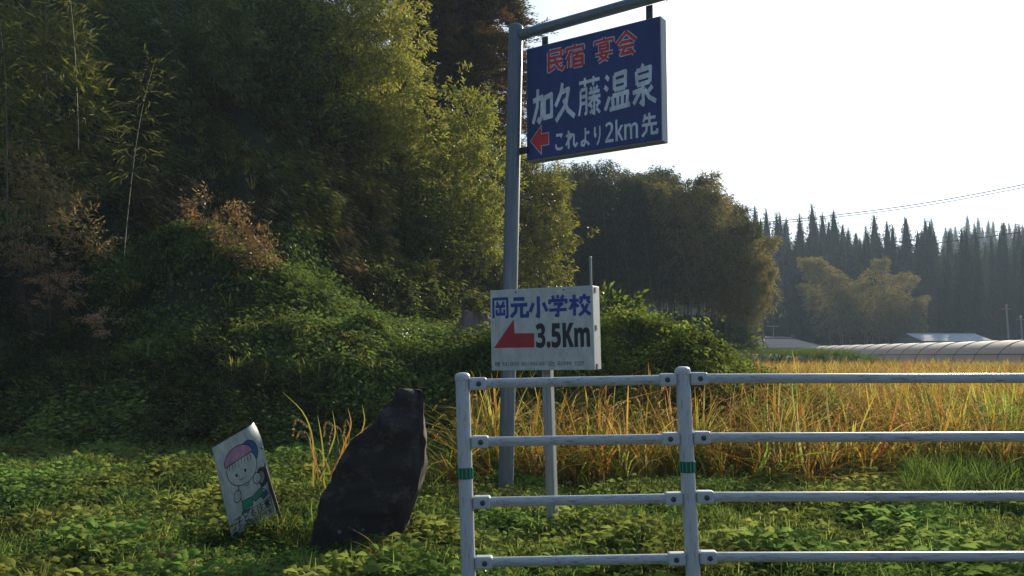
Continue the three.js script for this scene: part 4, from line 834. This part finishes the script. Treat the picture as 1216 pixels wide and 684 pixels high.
// ------------------------------------------------------------------ greenhouse, house, shed
{
  const A = at(968, 411, 74), B = at(1216, 403.5, 46), u = V(B.x - A.x, 0, B.z - A.z), Lg = u.length() * 1.25; u.normalize();
  const g = thing('greenhouse', 'long low plastic tunnel greenhouse with dark hoops beyond the rice', 'greenhouse', V(A.x, 0, A.z)); g.rotation.y = Math.atan2(-u.z, u.x);
  const slope = (B.y - A.y) / A.distanceTo(B), R = 2.3, Hh = 1.75, y0 = A.y - Hh;
  const prof = (t, k = 1) => { const a = Math.PI * t, e = 0.75; return [-Math.cos(a) * R * k, Math.pow(Math.sin(a), e) * Hh * k]; };
  const pos = [], idx = [], NX = 60, NT = 24;
  for (let i = 0; i <= NX; i++) for (let j = 0; j <= NT; j++) { const x = Lg * i / NX, [z, y] = prof(j / NT), sag = 0.008 * Math.pow(Math.sin(i / NX * 30 * Math.PI), 2) * Math.sin(j / NT * Math.PI); pos.push(x, y0 + y - sag + slope * x, z); }
  for (let i = 0; i < NX; i++) for (let j = 0; j < NT; j++) { const a = i * (NT + 1) + j; idx.push(a, a + NT + 1, a + 1, a + 1, a + NT + 1, a + NT + 2); }
  const geo = new THREE.BufferGeometry(); geo.setAttribute('position', new THREE.Float32BufferAttribute(pos, 3)); geo.setIndex(idx); geo.computeVertexNormals();
  mesh('plastic_cover', geo, new THREE.MeshPhysicalMaterial({ color: new THREE.Color().setRGB(0.5, 0.44, 0.4), transmission: 0.6, thickness: 0, roughness: 0.8, specularIntensity: 0.5, side: THREE.DoubleSide }), g);
  for (let k = 0; k < 2; k++) { const sh = new THREE.Shape(); for (let j = 0; j <= NT; j++) { const [z, y] = prof(j / NT, 0.995); j ? sh.lineTo(z, y) : sh.moveTo(z, y); } mesh('end_wall', new THREE.ShapeGeometry(sh).rotateY(-Math.PI / 2).translate(k ? Lg - 0.02 : 0.02, y0 + slope * (k ? Lg : 0), 0), new THREE.MeshPhysicalMaterial({ color: new THREE.Color().setRGB(0.55, 0.55, 0.53), transmission: 0.4, thickness: 0, roughness: 0.6, side: THREE.DoubleSide }), g); }
  for (let k = 0; k <= 17; k++) {
    const x = Lg * k / 17, pts = []; for (let j = 0; j <= 16; j++) { const [z, y] = prof(j / 16, 1.004); pts.push(V(x, y0 + y + slope * x, z)); }
    mesh('hoop', new THREE.TubeGeometry(new THREE.CatmullRomCurve3(pts), 28, 0.022, 5), std(0.16, 0.15, 0.15, 0.8), g);
  }
  for (const t of [0.14, 0.86]) { const [z, y] = prof(t, 1.014); mesh('side_rail', tubeBetween(V(0, y0 + y, z), V(Lg, y0 + y + slope * Lg, z), 0.03, 0.03, 6), std(0.2, 0.2, 0.2, 0.6), g); }
}
function hipHouse(name, label, cat, c, L, Wd, eaveY, ridgeY, ridgeF, turn, roofMat, wallMat, tiles, group) {
  const g = thing(name, label, cat, V(c.x, height(c.x, c.z) - 0.2, c.z)); g.rotation.y = turn; const y0 = g.position.y, e = eaveY - y0, rY = ridgeY - y0;
  mesh('wall', new THREE.BoxGeometry(L - 0.9, e, Wd - 0.9).translate(0, e / 2, 0), wallMat, g);
  const rl = L / 2 * ridgeF, c4 = [[-L / 2, Wd / 2], [L / 2, Wd / 2], [L / 2, -Wd / 2], [-L / 2, -Wd / 2]].map(([x, z]) => V(x, e, z)), r1 = V(-rl, rY, 0), r2 = V(rl, rY, 0);
  const faces = [[c4[0], c4[1], r2, r1], [c4[2], c4[3], r1, r2], [c4[1], c4[2], r2], [c4[3], c4[0], r1]], pos = [], idx = [], uv = [];
  for (const f of faces) { const o = pos.length / 3; f.forEach((p) => { pos.push(p.x, p.y, p.z); uv.push(p.x, p.z); }); for (let k = 2; k < f.length; k++) idx.push(o, o + k - 1, o + k); }
  const geo = new THREE.BufferGeometry(); geo.setAttribute('position', new THREE.Float32BufferAttribute(pos, 3)); geo.setAttribute('uv', new THREE.Float32BufferAttribute(uv, 2)); geo.setIndex(idx); geo.computeVertexNormals();
  const roof = mesh('roof', geo, roofMat, g);
  mesh('eave', new THREE.BoxGeometry(L, 0.14, Wd).translate(0, e - 0.075, 0), std(0.2, 0.17, 0.15, 0.8), g);
  if (tiles) {
    const rows = [];
    for (let k = 1; k < 46; k++) { const x = -L / 2 + L * k / 46, f = Math.min(1, (L / 2 - Math.abs(x)) / (L / 2 - rl)); rows.push(tubeBetween(V(x, e + 0.02, Wd / 2), V(x, lerp(e, rY, f) + 0.02, Wd / 2 * (1 - f)), 0.045, 0.045, 5)); }
    mesh('tile_rows', mergeGeometries(rows), roofMat, roof).userData.kind = 'stuff';
    mesh('ridge_cap', mergeGeometries([tubeBetween(V(-rl, rY + 0.05, 0), V(rl, rY + 0.05, 0), 0.14, 0.14, 8), ...[0, 1, 2, 3].map((k) => tubeBetween(c4[k], k === 0 || k === 3 ? r1 : r2, 0.09, 0.1, 6))]), std(0.1, 0.085, 0.08, 0.7), roof);
    mesh('ridge_tile', mergeGeometries([-1, 1].map((s) => new RoundedBoxGeometry(0.25, 0.42, 0.3, 1, 0.04).translate(s * rl, rY + 0.18, 0))), std(0.09, 0.08, 0.075, 0.7), roof);
  }
  return { g, e, rY, L, Wd };
}
{
  const tileMat = new THREE.MeshStandardMaterial({ map: wear([0.62, 0.47, 0.41], [0.36, 0.26, 0.22], 51, 1, 0.8), roughness: 0.7, side: THREE.DoubleSide });
  const c = at(924, 410, 76), h = hipHouse('house', 'low house with a brown tiled hip roof beside the bamboo grove', 'house', c, 8.6, 5, at(0, 413.5, 74).y, at(0, 402.5, 76).y, 0.48, 0.55, tileMat, std(0.2, 0.17, 0.14, 0.9), true);
  const y = h.e - 0.42;
  mesh('porch_roof', new RoundedBoxGeometry(4.2, 0.1, 1.5, 1, 0.02).rotateX(0.22).translate(1.4, y, h.Wd / 2 + 0.5), std(0.3, 0.24, 0.22, 0.7), h.g);
  for (const x of [-2.6, -0.9, 0.9, 2.6]) { const w = mesh('window', new THREE.BoxGeometry(1.2, 0.9, 0.06).translate(x, h.e - 1.25, h.Wd / 2 - 0.43), std(0.14, 0.13, 0.12, 0.7), h.g); mesh('pane', new THREE.BoxGeometry(1.04, 0.76, 0.02).translate(x, h.e - 1.25, h.Wd / 2 - 0.395), std(0.04, 0.05, 0.06, 0.1), w); }
  const an = mesh('aerial', mergeGeometries([tubeBetween(V(-0.6, h.rY, 0), V(-0.6, h.rY + 1.25, 0), 0.03, 0.03, 5), ...[0, 1, 2, 3, 4].map((k) => tubeBetween(V(-1.1 + k * 0.25, h.rY + 1.2, -0.35), V(-1.1 + k * 0.25, h.rY + 1.2, 0.35), 0.018, 0.018, 4)), tubeBetween(V(-1.2, h.rY + 1.2, 0), V(0.1, h.rY + 1.2, 0), 0.02, 0.02, 4)]), std(0.3, 0.3, 0.3, 0.5), h.g); void an;
  // pale metal-roofed shed behind the greenhouse
  const s = at(1118, 402, 84), g = thing('shed', 'shed with a pale metal gable roof behind the greenhouse', 'shed', V(s.x, height(s.x, s.z) - 0.2, s.z)); g.rotation.y = 0.05;
  const y0 = g.position.y, e = at(0, 405, 84).y - y0, rY = at(0, 396.8, 84).y - y0, L = 7.4, Wd = 5.6, roof = std(0.42, 0.44, 0.48, 1);
  mesh('wall', new THREE.BoxGeometry(L - 0.4, e, Wd - 0.5).translate(0, e / 2, 0), std(0.2, 0.2, 0.21, 0.8), g);
  for (const sgn of [1, -1]) { const a = Math.atan2(rY - e, Wd / 2), len = Math.hypot(rY - e, Wd / 2) + 0.15; mesh('roof', new THREE.BoxGeometry(L, 0.05, len).translate(0, 0, sgn * len / 2).rotateX(sgn * a).translate(0, rY, 0), roof, g); }
  const gs = new THREE.Shape([new THREE.Vector2(-Wd / 2 + 0.25, e), new THREE.Vector2(Wd / 2 - 0.25, e), new THREE.Vector2(0, rY - 0.06)]);
  for (const x of [-L / 2 + 0.18, L / 2 - 0.22]) mesh('gable', new THREE.ExtrudeGeometry(gs, { depth: 0.04, bevelEnabled: false }).rotateY(Math.PI / 2).translate(x, 0, 0), std(0.22, 0.22, 0.23, 0.8), g);
  mesh('ridge_cap', tubeBetween(V(-L / 2, rY + 0.04, 0), V(L / 2, rY + 0.04, 0), 0.07, 0.07, 6), roof, g);
}
// ------------------------------------------------------------------ wires and poles
{
  const wire = (name, label, pts, rad) => tag(mesh(name, new THREE.TubeGeometry(new THREE.CatmullRomCurve3(pts), 60, rad, 5), std(0.06, 0.06, 0.065, 0.7)), label, 'power line');
  wire('power_line', 'upper of the two close dark wires slanting across the sky at the right', [at(1330, 193, 46), at(1216, 219, 50), at(1105, 240, 54), at(1000, 254.5, 58), at(860, 268, 64), at(700, 276, 70)], 0.034);
  wire('power_line', 'lower of the two close dark wires slanting across the sky at the right', [at(1330, 198, 46.3), at(1216, 222.5, 50.3), at(1105, 243, 54.3), at(1000, 257, 58.3), at(860, 270.5, 64.3), at(700, 278, 70.3)], 0.029);
  wire('power_line', 'dark wire low across the cedar forest, below the close pair', [at(1330, 256, 56), at(1216, 275, 60), at(1100, 290, 64), at(1000, 300, 68), at(920, 306, 72), at(800, 312, 76)], 0.036);
  wire('power_line', 'faint thin wire high in the bright sky above the others', [at(1330, 158, 90), at(1216, 182, 92), at(1090, 206, 95), at(960, 228, 100), at(800, 250, 106)], 0.03);
  wire('power_line', 'faint thin wire just above the tops of the far cedars', [at(1330, 255, 80), at(1216, 271, 82), at(1130, 281, 84), at(1000, 292, 90)], 0.026);
  const pole = (px, topY, d, label, red) => {
    const a = at(px, topY, d), b = onGround(a.x + 0.15, d, -0.3), g = thing('utility_pole', label, 'pole', b), loc = a.clone().sub(b);
    mesh('post', tubeBetween(V(0, 0, 0), loc, 0.13, 0.08, 8), std(0.3, 0.29, 0.28, 0.9), g);
    mesh('crossarm', new THREE.BoxGeometry(0.9, 0.08, 0.08).translate(loc.x, loc.y - 0.25, loc.z), std(0.25, 0.24, 0.23, 0.8), g);
    mesh('pole_cap', new THREE.CylinderGeometry(0.13, 0.13, 0.28, 8).translate(loc.x, loc.y + 0.1, loc.z), red ? std(0.5, 0.22, 0.14, 0.6) : std(0.55, 0.55, 0.53, 0.6), g);
  };
  pole(1195, 364, 82, 'slim pole with a reddish top before the cedars at the right', true);
  pole(1212, 377, 90, 'short slim pole with a pale top at the far right', false);
  const p = at(701, 306, 14.5), b = onGround(p.x + 0.02, 14.5, -0.1), g = thing('marker_pole', 'thin grey pole standing behind the white school sign', 'pole', b), loc = p.clone().sub(b);
  mesh('post', tubeBetween(V(0, 0, 0), loc, 0.024, 0.024, 8), std(0.35, 0.36, 0.38, 0.6), g); mesh('pole_cap', new THREE.SphereGeometry(0.03, 8, 6).translate(...loc.toArray()), std(0.4, 0.4, 0.4, 0.6), g);
}
renderer.render(scene, camera);
